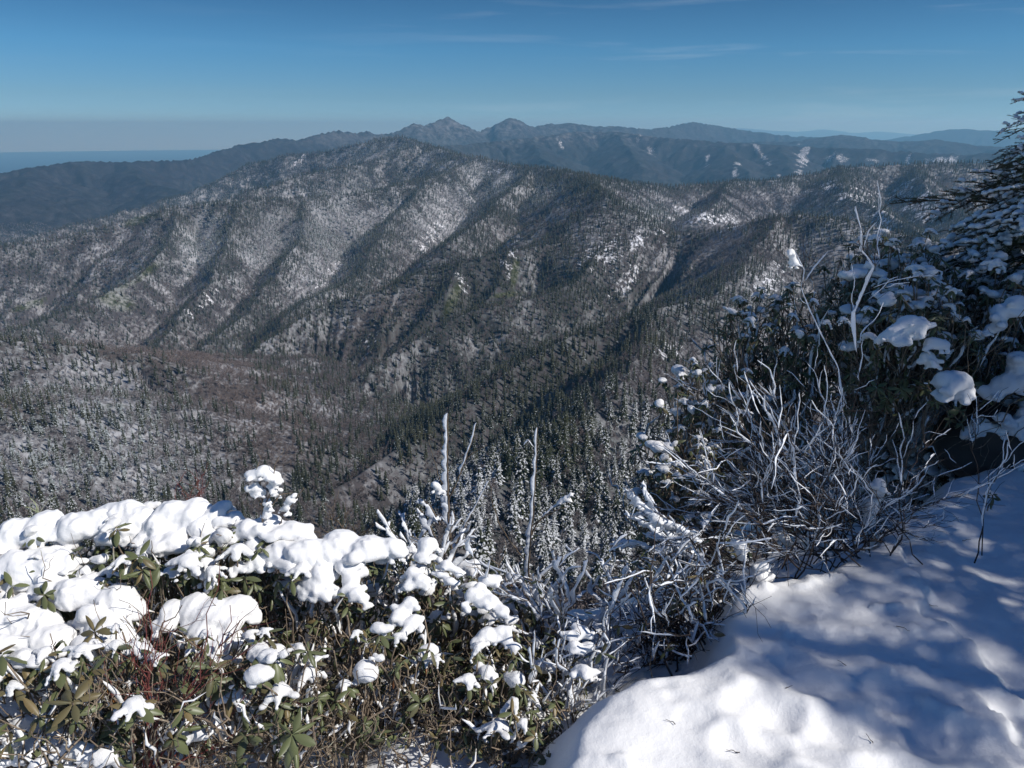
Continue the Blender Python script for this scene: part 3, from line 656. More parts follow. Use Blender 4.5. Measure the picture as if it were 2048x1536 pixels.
# ---- materials
def snow_mat(name, scale, bump):
    m, N, L, P = material(name)
    tc = N.new('ShaderNodeTexCoord')
    n1 = node(N, 'ShaderNodeTexNoise', Scale=scale, Detail=5.0, Roughness=0.65); L.new(tc.outputs['Object'], n1.inputs['Vector'])
    n2 = node(N, 'ShaderNodeTexNoise', Scale=scale * 9, Detail=3.0, Roughness=0.7); L.new(tc.outputs['Object'], n2.inputs['Vector'])
    b1 = N.new('ShaderNodeBump'); b1.inputs['Strength'].default_value = 0.5; b1.inputs['Distance'].default_value = bump; L.new(n1.outputs['Fac'], b1.inputs['Height'])
    b2 = N.new('ShaderNodeBump'); b2.inputs['Strength'].default_value = 0.22; b2.inputs['Distance'].default_value = bump * 0.25; L.new(n2.outputs['Fac'], b2.inputs['Height']); L.new(b1.outputs[0], b2.inputs['Normal'])
    L.new(b2.outputs[0], P.inputs['Normal'])
    L.new(mixrgb(N, L, n1.outputs['Fac'], (0.83, 0.828, 0.818), (0.90, 0.897, 0.885)), P.inputs['Base Color'])
    P.inputs['Roughness'].default_value = 0.55; P.inputs['Specular IOR Level'].default_value = 0.25
    return m
SNOW_M = snow_mat('settled_snow', 35, 0.006)
GROUND_SNOW_M = snow_mat('trodden_snow', 14, 0.012)
m, N, L, P = material('rime_ice'); RIME_M = m
tc = N.new('ShaderNodeTexCoord'); n1 = node(N, 'ShaderNodeTexNoise', Scale=90.0, Detail=4.0); L.new(tc.outputs['Object'], n1.inputs['Vector'])
bp = N.new('ShaderNodeBump'); bp.inputs['Strength'].default_value = 0.6; bp.inputs['Distance'].default_value = 0.004; L.new(n1.outputs['Fac'], bp.inputs['Height']); L.new(bp.outputs[0], P.inputs['Normal'])
P.inputs['Base Color'].default_value = (0.80, 0.83, 0.87, 1); P.inputs['Roughness'].default_value = 0.4
def leaf_mat(name, g1, g2, b1, b2):
    m, N, L, P = material(name)
    a = N.new('ShaderNodeAttribute'); a.attribute_name = 'rnd'; b = N.new('ShaderNodeAttribute'); b.attribute_name = 'brown'
    geo = N.new('ShaderNodeNewGeometry')
    tc = N.new('ShaderNodeTexCoord'); nz = node(N, 'ShaderNodeTexNoise', Scale=60.0, Detail=3.0); L.new(tc.outputs['Object'], nz.inputs['Vector'])
    c = mixrgb(N, L, a.outputs['Fac'], g1, g2)
    c2 = mixrgb(N, L, a.outputs['Fac'], b1, b2)
    c = mixrgb(N, L, b.outputs['Fac'], c, c2)
    c = mixrgb(N, L, maprange(N, L, nz.outputs['Fac'], 0.35, 0.75, 0, 0.4), c, (0.07, 0.06, 0.03))
    c = mixrgb(N, L, math_n(N, L, 'MULTIPLY', geo.outputs['Backfacing'], 0.6), c, (0.14, 0.15, 0.075))
    L.new(c, P.inputs['Base Color']); P.inputs['Roughness'].default_value = 0.42; P.inputs['Specular IOR Level'].default_value = 0.4
    return m
LEAF_M = leaf_mat('rhododendron_leaf', (0.026, 0.050, 0.013), (0.100, 0.130, 0.038), (0.055, 0.022, 0.016), (0.26, 0.11, 0.03))
def bark_mat(name, c1, c2, lich=0.0):
    m, N, L, P = material(name)
    tc = N.new('ShaderNodeTexCoord'); n1 = node(N, 'ShaderNodeTexNoise', Scale=28.0, Detail=5.0, Roughness=0.7); L.new(tc.outputs['Object'], n1.inputs['Vector'])
    c = mixrgb(N, L, maprange(N, L, n1.outputs['Fac'], 0.35, 0.65), c1, c2)
    n2 = node(N, 'ShaderNodeTexNoise', Scale=17.0, Detail=6.0, Roughness=0.8); L.new(tc.outputs['Object'], n2.inputs['Vector'])
    c = mixrgb(N, L, maprange(N, L, n2.outputs['Fac'], 0.56, 0.64, 0, lich), c, (0.42, 0.43, 0.33))
    bp = N.new('ShaderNodeBump'); bp.inputs['Strength'].default_value = 0.6; bp.inputs['Distance'].default_value = 0.003; L.new(n1.outputs['Fac'], bp.inputs['Height']); L.new(bp.outputs[0], P.inputs['Normal'])
    L.new(c, P.inputs['Base Color']); P.inputs['Roughness'].default_value = 0.85
    return m
BRANCH_M = bark_mat('rhododendron_bark', (0.085, 0.062, 0.043), (0.31, 0.24, 0.17), 0.8)
TWIG_M = bark_mat('bare_twig_bark', (0.022, 0.015, 0.013), (0.085, 0.062, 0.050), 0.3)
RED_M = bark_mat('red_twig_bark', (0.10, 0.020, 0.020), (0.24, 0.07, 0.055), 0.0)
SAP_M = bark_mat('sapling_bark', (0.06, 0.045, 0.032), (0.19, 0.14, 0.095), 0.3)
FIR_M = leaf_mat('fir_needles', (0.010, 0.022, 0.010), (0.032, 0.050, 0.018), (0.05, 0.03, 0.015), (0.08, 0.05, 0.02))
LICHEN_M = bark_mat('lichen', (0.30, 0.34, 0.16), (0.48, 0.50, 0.36), 0.5)

# ---- a stock of small snow lumps (unit size)
def lump(seed):
    g = random.Random(seed); n = g.randint(3, 8); ang = g.random() * 6.28; el = g.uniform(0.2, 1.0)
    balls = []
    for k in range(n):
        a = ang + g.gauss(0, 0.9); d = g.uniform(-1, 1) * el
        balls.append((math.cos(a) * d, math.sin(a) * d * 0.8, g.uniform(-.15, .25), g.uniform(.32, .62)))
    if g.random() < .5: balls.append((g.uniform(-.5, .5), g.uniform(-.6, -.2), -.45, .28))
    return snow_mesh('snow_lump', balls, 0.10, blend=.5, rough=.16, flat=.7, seed=seed)
def star(seed):                        # snow lying over a whorl of drooping leaves
    g = random.Random(seed); n = g.randint(3, 6); a0 = g.random() * 6.28; balls = [(0, 0, 0, g.uniform(.28, .42))]
    for k in range(n):
        a = a0 + (k + g.uniform(-.35, .35)) * 6.2832 / n; ln = g.uniform(.55, 1.15); dr = g.uniform(.15, .8)
        for t in (.3, .55, .8, 1.0): balls.append((math.cos(a) * ln * t, math.sin(a) * ln * t, -dr * t ** 1.7 + g.uniform(-.05, .05), (.27 - .14 * t) * g.uniform(.8, 1.25)))
    return snow_mesh('snow_lump', balls, 0.075, blend=.55, rough=.22, flat=.6, seed=seed)
LUMPS = [lump(100 + k) for k in range(6)] + [star(140 + k) for k in range(12)]
def finger(seed):                      # snow caught in a fork: a slim lobe
    g = random.Random(seed); p = np.zeros(3); balls = []; d = np.array([g.uniform(-.5, .5), g.uniform(-.5, .5), -.8])
    for k in range(6):
        balls.append((*p, .36 * (1 - .09 * k) * g.uniform(.8, 1.15))); p = p + (d + np.array([g.gauss(0, .35), g.gauss(0, .35), g.gauss(0, .2)])) * .32
    return snow_mesh('snow_lobe', balls, 0.08, blend=.45, rough=.16, flat=.9, seed=seed)
LOBES = [finger(200 + k) for k in range(8)]

# ------------------------------------------------------------------ the snowy ledge
def on_z(px, py, z):
    d = ray(px, py); t = (z - CAM[2]) / d[2]; return CAM + d * t
EDGE = np.array([on_z(px, py, 0.0)[:2] for px, py in ((1060,1700),(1105,1536),(1140,1430),(1190,1362),(1260,1335),(1350,1325),(1432,1300),(1436,1230),(1490,1175),(1560,1160),(1650,1140),(1740,1085),(1830,1000),(1900,945),(1990,930),(2100,925))])
EDGE = np.concatenate([[[-0.6, 0.2], [-0.25, 0.9]], EDGE, [[6, 3.9], [13, 4.4]]])
TERR = np.array([on_z(px, py, 0.0)[:2] for px, py in ((1560,1000),(1700,1010),(1800,1100),(1835,1180),(1855,1235),(1900,1270),(1960,1310),(2010,1370),(2040,1440),(2060,1560))])
def line_dist(x, y, P):
    bd = np.full(x.shape, 1e9); sg = np.ones(x.shape)
    for a, b in zip(P[:-1], P[1:]):
        e = b - a; l2 = e @ e; t = np.clip(((x - a[0]) * e[0] + (y - a[1]) * e[1]) / l2, 0, 1)
        dx = x - a[0] - t * e[0]; dy = y - a[1] - t * e[1]; d = np.hypot(dx, dy); m = d < bd - 1e-9
        s_ = np.sign(dx * e[1] - dy * e[0]); bd = np.where(m, d, bd); sg = np.where(m, s_, sg)
    return bd * sg
PRINTS = [(*on_z(px, py, 0.0)[:2], r, d) for px, py, r, d in ((1560,1345,.11,.05),(1640,1390,.09,.04),(1530,1420,.10,.05),(1600,1470,.12,.05),(1700,1460,.10,.05),(1500,1500,.09,.05),(1780,1400,.10,.04),(1650,1300,.10,.03),(1840,1460,.12,.05),(1345,1400,.03,.012),(1330,1375,.03,.01),(1390,1440,.05,.012),(1920,1500,.12,.05),(1520,1290,.12,.03))]
def ledge_z(x, y):
    sd = line_dist(x, y, EDGE) + (fbm(x * 3.1, y * 3.1, 31, 3) - 0.5) * 0.10
    z = (fbm(x * 1.3, y * 1.3, 32, 3) - 0.5) * 0.075 + (fbm(x * 5, y * 5, 33, 5, 0.55) - 0.5) * 0.026 - np.abs(fbm(x * 3.3, y * 3.3, 36, 3) - 0.5) * 0.02 + (fbm(x * 30, y * 30, 34, 3) - 0.5) * 0.006
    t = np.clip((sd + 0.16) / 0.22, 0, 1); t = t * t * (3 - 2 * t)
    z = z + 0.02 * np.exp(-((sd - 0.14) / 0.10) ** 2)
    td = line_dist(x, y, TERR) + (fbm(x * 7, y * 7, 37, 4) - 0.5) * 0.22; st = np.clip((td + 0.02) / 0.05, 0, 1); z = z - 0.045 * (1 - st) * np.exp(np.minimum(td, 0) / 0.35)
    z = z + 0.008 * np.exp(-((td - 0.06) / 0.06) ** 2) + 0.07 * np.maximum(fbm(x * 16, y * 16, 38, 3) - 0.60, 0) * np.clip(fbm(x * 1.7, y * 1.7, 39, 2) * 4 - 1.6, 0, 1)
    for cx, cy, r, d in PRINTS:
        q = np.hypot(x - cx, (y - cy) * 1.25) / r; z = z - 0.42 * d * np.exp(-q ** 2.4) + 0.2 * d * np.exp(-((q - 1.35) / 0.35) ** 2)
    low = -0.30 - 0.22 * np.clip(-sd - 0.5, 0, 1.2) + (fbm(x * 4, y * 4, 35, 4) - 0.5) * 0.16
    low = low - 1.15 * np.maximum(y - 2.62 - 0.5 * np.clip(x, -0.4, 4), 0) 
    drop = np.where(y > 1.0, 1.0, np.clip(y, 0, 1))
    return low * (1 - t) + z * t
gxs = np.concatenate([np.arange(-9, -2.4, .3), np.arange(-2.4, 0.2, .03), np.arange(.2, 2.9, .0125), np.arange(2.9, 13.1, .25)])
gys = np.concatenate([np.arange(-6, 0.8, .25), np.arange(.8, 3.4, .0125), np.arange(3.4, 5, .04), np.arange(5, 9.6, .2)])
LX, LY = np.meshgrid(gxs, gys); LZ = ledge_z(LX, LY)
n_ = len(gxs); a = (np.arange(len(gys) - 1)[:, None] * n_ + np.arange(n_ - 1)[None, :]).ravel()
f = np.stack([a, a + 1, a + n_ + 1, a + n_], -1)
tag(link('snow_ground', mesh_np('snow_ground', np.stack([LX, LY, LZ], -1).reshape(-1, 3), f.ravel(), np.full(len(f), 4), [GROUND_SNOW_M], True)), kind='structure')
def lz(x, y): return float(ledge_z(np.array([x], float), np.array([y], float))[0])
# ------------------------------------------------------------------ shrubs
def root(name, loc, label, cat='shrub', group=None):
    o = bpy.data.objects.new(name, None); C.objects.link(o); o.location = loc; o.empty_display_size = 0.1
    return tag(o, label, cat, group)
def put_lump(parent, p, s, lib, name='snow_lump', sq=1.0, yaw=None):
    o = link(name, rg.choice(lib), parent)
    o.location = Vector(p) - parent.location
    o.rotation_euler = (rg.uniform(-.25, .25), rg.uniform(-.25, .25), rg.random() * 6.28 if yaw is None else yaw)
    o.scale = (s * rg.uniform(.75, 1.3), s * rg.uniform(.75, 1.2), s * sq * rg.uniform(.7, 1.1)); return o
def rhodo(label, c, rad, base=None, mains=8, tips=70, leaf=0.07, lumps=26, ls=(0.025, 0.06), brown=0.12, low=-0.45, bsnow=0.5, extra=24, group=None, nleaf=(4, 7), sprays=1.0, tangle=80):
    c = np.array(c, float); rad = np.array(rad, float)
    b = np.array(base if base is not None else (c[0], c[1] + 0.02, lz(c[0], c[1]) - 0.04), float)
    r0 = root('rhododendron', b, label, 'shrub', group)
    T = []
    while len(T) < tips:
        d = np.array([rg.gauss(0, 1), rg.gauss(0, 1), rg.gauss(0.25, 1)]); d /= np.linalg.norm(d)
        if d[2] < low: continue
        T.append((c + d * rad * rg.uniform(0.55, 1.06), d))
    T.sort(key=lambda q: math.atan2(q[1][1], q[1][0])); F = Q(); per = max(1, len(T) // mains); inner = []
    for k in range(0, len(T), per):
        grp = T[k:k + per]; B = Q(); S = Q(); cen = sum(q[0] for q in grp) / len(grp)
        s0 = b + np.array([rg.uniform(-.25, .25) * rad[0], rg.uniform(-.25, .25) * rad[1], 0])
        e = s0 + (cen - s0) * rg.uniform(.65, .85)
        mp = crooked(s0, e, 9, 0.09); B.tube(mp, np.linspace(.0105, .006, 9) * (rad[0] / .32) ** .4, 6)
        for tp, d in grp:
            a = mp[rg.randint(3, 8)]; sp_ = crooked(a, tp, 7, 0.11, up=-0.06); B.tube(sp_, np.linspace(.0046, .0026, 7), 5)
            inner.append(sp_[3]); inner.append(mp[rg.randint(3, 8)])
            ax = d + np.array([0, 0, .5]) + (sp_[-1] - sp_[-3]) * 4
            if rg.random() < sprays: whorl(F, tp, ax, leaf * rg.uniform(.8, 1.2), rg.randint(*nleaf), brown=brown)
            for _ in range(rg.randint(1, 2)):           # dead twiglets
                q0 = sp_[rg.randint(1, 5)]; q1 = q0 + np.array([rg.gauss(0, 1), rg.gauss(0, 1), rg.gauss(.3, .8)]) * rg.uniform(.02, .06)
                B.tube(crooked(q0, q1, 5, .2), np.linspace(.002, .0009, 5), 4)
                if rg.random() < .35 * sprays: whorl(F, q1, q1 - q0, leaf * .75, rg.randint(2, 4), brown=brown)
            if rg.random() < bsnow:
                i = rg.randint(0, 3); seg = sp_[i:i + 4]; w_ = rg.uniform(.006, .013)
                ti = np.linspace(0, rg.uniform(1.2, 3), 12); sg_ = np.stack([np.interp(ti, np.arange(len(seg)), seg[:, q]) for q in range(3)], -1)
                en = np.sin(np.linspace(.12, 3.05, 12)) ** .6 * np.array([rg.uniform(.45, 1.1) for _ in range(12)]); S.tube(sg_ + np.array([0, 0, 1.0])[None, :] * (w_ * en * .75)[:, None], w_ * en, 7)
            for _ in range(rg.randint(0, 2)):           # single leaves along the shoot
                q0 = sp_[rg.randint(2, 5)]; put_leaf(F, q0, np.array([rg.gauss(0, 1), rg.gauss(0, 1), rg.gauss(-.3, .6)]), np.array([rg.gauss(0, .4), rg.gauss(0, .4), 1.0]), leaf * rg.uniform(.6, 1), rnd=rg.random(), brown=1.0 if rg.random() < brown * 1.4 else 0.0)
        bo = link('branch', B.mesh('branch', BRANCH_M, b), r0)
        if S.n: link('branch_snow', S.mesh('branch_snow', SNOW_M, b), bo)
    K = Q(); KS = Q()
    for _ in range(tangle):                         # thin dead sticks crossing the bush
        d = np.array([rg.gauss(0, .6), rg.gauss(0, .6), 1.0]); q0 = c + rad * np.array([rg.uniform(-1, 1), rg.uniform(-1, .9), rg.uniform(-1.0, .2)]); q1 = q0 + d / np.linalg.norm(d) * rad[2] * rg.uniform(.35, 1.0)
        p_ = crooked(q0, q1, 7, .14); K.tube(p_, np.linspace(.0032, .0012, 7) * rg.uniform(.6, 1.4), 4)
        if rg.random() < .24 * bsnow * 2:
            i_ = rg.randint(1, 3); sg_ = p_[i_:i_ + 4]; w_ = rg.uniform(.003, .0075); en = w_ * np.array([.15, rg.uniform(.6, 1.1), rg.uniform(.6, 1.1), .15])
            KS.tube(sg_ + np.array([-.6, -.2, .5])[None, :] * en[:, None], en, 6)
        if rg.random() < .6: K.tube(crooked(p_[3], p_[3] + np.array([rg.gauss(0, 1), rg.gauss(0, 1), rg.gauss(.4, .8)]) * rg.uniform(.02, .06), 5, .15), np.linspace(.0018, .0008, 5), 4)
    if KS.n: tag(link('twig_snow', KS.mesh('twig_snow', SNOW_M, b), r0), kind='stuff')
    if K.n: tag(link('dead_twigs', K.mesh('dead_twigs', BRANCH_M, b), r0), kind='stuff')
    if F.n: link('foliage', F.mesh('foliage', LEAF_M, b), r0)
    up = sorted(T, key=lambda q: -q[1][2] + rg.uniform(-.5, .5))
    for tp, d in up[:lumps]:
        s = rg.uniform(*ls); put_lump(r0, tp + np.array([0, 0, .25 * s]) + d * .1 * s, s, LUMPS)
    for _ in range(extra):
        p = rg.choice(inner); s = rg.uniform(.35, .8) * ls[0]; put_lump(r0, p + np.array([0, 0, .006]), s, LOBES if rg.random() < .6 else LUMPS)
    r0['_'] = 0; del r0['_']
    return r0
def snow_cap(parent, lst, y, h=0.0075, flat=0.50, thick=0.78, name='snow_cap', rough=.19, seed=1):
    # a drift of snow lying on the twigs: balls given as (photo x, photo y, radius in photo pixels) at forward distance y
    balls = []
    P_ = []
    for q in lst:
        yy = y(q[1]) if callable(y) else y
        d = ray(q[0], q[1]); p = CAM + d * (yy / d[1]); dep = yy / d[1]
        P_.append((p, q[2] / F_PX * dep))
    for p, r in P_:
        balls.append((*(p + np.array([rg.uniform(-.2, .2), rg.uniform(0, .5), rg.uniform(-.1, .15)]) * r), r * thick))
    for i in range(len(P_) - 1):
        (p, r), (q, s) = P_[i], P_[i + 1]; dd = np.linalg.norm(p - q)
        if dd < 2.4 * (r + s):
            for t in np.arange(.25, .99, .25): balls.append((*(p + (q - p) * t + np.array([0, rg.uniform(-.2, .5), rg.uniform(-.25, .1)]) * r), (r + (s - r) * t) * thick * rg.uniform(.7, .95)))
    for p, r in P_:                         # small bulges and overhangs
        for _ in range(6):
            a = rg.random() * 6.28; q = rg.uniform(.16, .45); balls.append((*(p + np.array([math.cos(a), math.sin(a) * .8, rg.uniform(-.75, .25)]) * r * rg.uniform(.8, 1.15)), r * q))
    me = snow_mesh('snow_cap', balls, h, blend=.42, rough=rough, flat=flat, off=parent.location, seed=seed)
    return link(name, me, parent)

def rime_on(S, path, t0, w, thin=0.0045):
    n = len(path); i0 = int(t0 * (n - 1)); seg = path[i0:]
    if len(seg) < 3: return
    m = max(6, int(np.linalg.norm(np.diff(seg, axis=0), axis=1).sum() / 0.010)); m = min(m, 44)
    ti = np.linspace(0, len(seg) - 1, m); p = np.stack([np.interp(ti, np.arange(len(seg)), seg[:, k]) for k in range(3)], -1)
    t = np.gradient(p, axis=0); t /= np.linalg.norm(t, axis=1)[:, None] + 1e-9
    wd = WIND[None, :] - (t @ WIND)[:, None] * t; wd /= np.linalg.norm(wd, axis=1)[:, None] + 1e-6
    ph = rg.random() * 40; jit = 0.80 + 0.30 * np.sin(np.arange(m) * .75 + ph) * np.sin(np.arange(m) * .31 + ph * 2) + np.array([rg.uniform(-.26, .26) for _ in range(m)])
    env = np.minimum(1, np.minimum(np.arange(m) / 2.5, (m - 1 - np.arange(m)) / 1.6 + .35)); env[0] = 0; env = env * np.linspace(1.05, .62, m)
    ww = w * np.clip(jit, .45, 1.2) * env
    S.tube(p + wd * ww[:, None] * .92, np.maximum(thin * (0.5 + .5 * env), .0008), 8, flat=WIND, wide=np.maximum(ww / thin, .3))
def bare_shrub(name, label, base, stems, r=0.0042, wob=.05, twigs=(2, 4), rime=.02, prime=.85, mat=None, twl=(.08, .25), group=None, leafy=0.0, trim=(.15, .5), cat='shrub', upc=0.0, thin=.0045):
    r0 = root(name, base, label, cat, group); F = Q()
    for s0, e, *ro in stems:
        rime_, prime_ = (ro[0], 1.0) if ro else (rime, prime)
        prime_ = prime
        B = Q(); S = Q(); p = crooked(s0, e, 12, wob, up=upc); ln = np.linalg.norm(V3(e) - V3(s0)); rr = r * rg.uniform(.75, 1.3) * (.75 if ro else 1.0)
        B.tube(p, np.linspace(rr, rr * .38, 12), 6)
        if ro or rg.random() < prime: rime_on(S, p, rg.uniform(*trim), rime_ * rg.uniform(.6, 1.35), thin)
        for _ in range(rg.randint(*twigs)):
            i = rg.randint(4, 10); d = p[i + 1] - p[i]; d /= np.linalg.norm(d)
            d = d + np.array([rg.gauss(0, .45), rg.gauss(0, .45), rg.gauss(.05, .4)]); d /= np.linalg.norm(d); l_ = ln * rg.uniform(*twl) * (.45 if ro else 1.0)
            q = crooked(p[i], p[i] + d * l_, 7, .06); B.tube(q, np.linspace(rr * .5, rr * .22, 7), 5)
            if rg.random() < prime_: rime_on(S, q, rg.uniform(0, .5), rime * rg.uniform(.45, 1.0), thin * .8)
            if rg.random() < leafy: whorl(F, q[-1], q[-1] - q[-2], .045, rg.randint(2, 4), brown=.4)
            for _ in range(rg.randint(0, 2)):
                j = rg.randint(2, 5); d2 = d + np.array([rg.gauss(0, .5), rg.gauss(0, .5), rg.gauss(.1, .45)])
                q2 = crooked(q[j], q[j] + d2 / np.linalg.norm(d2) * l_ * .45, 5, .08); B.tube(q2, np.linspace(rr * .32, rr * .16, 5), 4)
                if rg.random() < prime_ * .7: rime_on(S, q2, 0.0, rime * rg.uniform(.35, .7), thin * .7)
        so = link('stem', B.mesh('stem', mat or TWIG_M, base), r0)
        if S.n: link('rime', S.mesh('rime', RIME_M, base), so)
    if F.n: link('foliage', F.mesh('foliage', LEAF_M, base), r0)
    return r0
J = lambda s: rg.uniform(-s, s)
def P3(px, py, y): return V3(at(px, py, y))

# ------------------------------------------------------------------ the snow laden hedge at the left
HEDGE = 'rhododendrons of the low hedge'
hy = lambda py: 2.62 - (py - 1020) / 480.0 * 0.85
def bush_at(px, py_top, y, rad, **k):
    p = P3(px, py_top, y); return (p[0], p[1], p[2] - rad[2] * .96)
HB = {}
rb = (.30, .27, .30)
HB['a'] = rhodo('leftmost rhododendron of the hedge, buried under broad white snow cushions', bush_at(30, 1085, 2.45, rb), rb, lumps=25, leaf=.062, group=HEDGE)
HB['b'] = rhodo('rhododendron under the domed snow ridge at the upper left of the hedge', bush_at(270, 1040, 2.5, rb), rb, lumps=19, leaf=.066, group=HEDGE)
HB['c'] = rhodo('rhododendron with pointed snow lumps left of the twig holding a snow ball', bush_at(430, 1050, 2.5, (.26, .25, .28)), (.26, .25, .28), lumps=16, leaf=.06, brown=.2, group=HEDGE)
HB['d'] = rhodo('rhododendron carrying the long thick snow bolster in the middle of the hedge', bush_at(640, 1110, 2.45, rb), rb, lumps=12, leaf=.055, group=HEDGE)
HB['e'] = rhodo('rhododendron right of the snow bolster below the tall rimed sapling', bush_at(850, 1120, 2.55, (.26, .26, .30)), (.26, .26, .30), lumps=16, leaf=.05, brown=.3, group=HEDGE, tips=85)
HB['f'] = rhodo('brown and olive leaved rhododendron beside the white snow bank', bush_at(1010, 1200, 2.45, (.27, .25, .30)), (.27, .25, .30), lumps=15, leaf=.048, brown=.3, group=HEDGE, tips=95)
rf_ = (.27, .21, .24)
HB['g'] = rhodo('front rhododendron at the far left with large dark purple brown leaves', bush_at(60, 1300, 1.86, rf_), rf_, lumps=15, leaf=.075, brown=.45, group=HEDGE, sprays=.66, tangle=190, extra=60, tips=48)
HB['h'] = rhodo('front rhododendron with bronze and orange leaves behind the red stems', bush_at(300, 1270, 1.92, rf_), rf_, lumps=11, leaf=.072, brown=.28, group=HEDGE, sprays=.66, tangle=190, extra=60, tips=48)
HB['i'] = rhodo('front rhododendron with a bright green leaf rosette low in the hedge', bush_at(520, 1290, 1.95, (.25, .2, .25)), (.25, .2, .25), lumps=12, leaf=.064, brown=.12, group=HEDGE, sprays=.66, tangle=190, extra=60, tips=50)
HB['j'] = rhodo('front rhododendron of grey lichened stems and sparse leaves mid hedge', bush_at(740, 1280, 2.05, (.27, .2, .27)), (.27, .2, .27), lumps=9, leaf=.05, brown=.3, group=HEDGE, tangle=190, extra=60, tips=70, sprays=.7, mains=12)
HB['k'] = rhodo('front rhododendron of dense brown twigs left of the snow bank edge', bush_at(960, 1310, 2.08, (.25, .2, .27)), (.25, .2, .27), lumps=6, leaf=.046, brown=.4, group=HEDGE, tangle=190, tips=85, sprays=.75, mains=12, extra=14)
HB['l'] = rhodo('thin leaved rhododendron touching the left edge of the snow bank', bush_at(1105, 1300, 2.28, (.20, .18, .24)), (.20, .18, .24), lumps=9, leaf=.045, brown=.35, group=HEDGE, tips=60, sprays=.75)
HB['m'] = rhodo('lowest front rhododendron of the hedge at the foot of the snow bank', bush_at(1030, 1400, 1.92, (.20, .16, .2)), (.20, .16, .2), lumps=6, leaf=.046, brown=.4, group=HEDGE, tips=50, sprays=.7, extra=14)
CAPS = [
 ('a', [(-20,1110,40),(30,1085,45),(90,1070,45),(150,1065,46),(205,1058,40)]), ('a', [(-30,1160,50),(20,1150,58),(80,1145,52),(130,1135,42)]),
 ('a', [(90,1180,50),(160,1195,56),(225,1215,52),(250,1235,30)]), ('g', [(-10,1270,66),(50,1262,62),(100,1290,56),(30,1310,42)]), ('h', [(210,1262,52),(250,1290,36),(190,1220,40)]),
 ('b', [(200,1045,34),(250,1032,40),(285,1050,36),(225,1075,30)]), ('b', [(310,1060,36),(345,1040,42),(395,1030,38),(350,1085,36),(300,1095,28)]), ('c', [(400,1060,34),(450,1015,20),(425,1030,24),(400,1100,26),(400,1150,24)]),
 ('c', [(470,1035,20),(440,1045,22)]), ('c', [(490,1062,36),(540,1060,32),(590,1068,30),(625,1078,16)]), ('d', [(500,1100,30),(520,1130,22),(480,1140,18)]),
 ('d', [(560,1115,40),(610,1118,46),(670,1108,48),(730,1108,42),(775,1100,28),(795,1095,16)]), ('d', [(640,1130,36),(640,1165,34),(625,1175,24),(655,1180,22)]), ('d', [(690,1130,30),(700,1165,24),(710,1190,22),(725,1200,15)]),
 ('h', [(390,1225,46),(430,1245,44),(470,1225,38),(400,1270,40),(450,1290,36),(410,1310,30)]), ('i', [(345,1235,36),(330,1260,22)]), ('i', [(390,1440,44),(360,1465,30),(420,1460,26)]), ('g', [(20,1430,52),(60,1470,50),(95,1505,40),(10,1500,40)]),
 ('g', [(160,1500,40),(200,1520,30)]), ('e', [(855,1100,26),(840,1120,18)]), ('e', [(825,1150,28),(850,1165,20),(815,1175,20)]), ('e', [(815,1215,30),(800,1235,26),(830,1250,24),(805,1270,16)]), ('e', [(895,1130,22),(920,1150,16)]),
 ('f', [(950,1200,30),(985,1210,24),(1010,1225,20),(960,1180,20)]), ('f', [(975,1275,32),(1005,1270,24),(1025,1295,18)]), ('k', [(975,1350,26),(960,1335,16),(985,1375,12)]), ('f', [(975,1165,22),(995,1160,16)]), ('j', [(860,1300,24),(845,1320,20)]), ('f', [(900,1165,18),(880,1150,16)]),
 ('j', [(600,1340,20),(605,1360,12)]), ('i', [(550,1310,28),(560,1335,18)]), ('k', [(1150,1295,24),(1180,1300,20)]), ('k', [(1165,1345,26),(1185,1350,18)]), ('f', [(1165,1268,26),(1140,1275,18)]),
]
for i, (k, l) in enumerate(CAPS): snow_cap(HB[k], [(x_, y_, r_ * (.8 if i > 19 else 1.0)) for x_, y_, r_ in l], hy, seed=i)
# ------------------------------------------------------------------ saplings, twigs and stems around the hedge
def chain(pts, y): return [P3(a, b, y if len(c) == 0 else c[0]) for a, b, *c in pts]
def drawn_shrub(name, label, base, lines, mat, cat, rime_w=0.0, group=None):
    # stems that follow given bends; each line: (points, base radius, rime width, rime start)
    r0 = root(name, base, label, cat, group)
    for pts, r, w_, t0 in lines:
        p = np.array(pts); t = np.linspace(0, len(p) - 1, 6 * (len(p) - 1) + 1)
        c = np.stack([np.interp(t, np.arange(len(p)), p[:, k]) for k in range(3)], -1)
        c[1:-1] += np.array([[J(.0025), J(.0025), J(.0025)] for _ in range(len(c) - 2)])
        B = Q(); B.tube(c, np.linspace(r, r * .4, len(c)), 6); so = link('stem', B.mesh('stem', mat, base), r0)
        if w_ > 0: S = Q(); rime_on(S, c, t0, w_, .0042); link('rime', S.mesh('rime', RIME_M, base), so)
    return r0
yA = 2.95
bA = P3(907, 1170, yA)
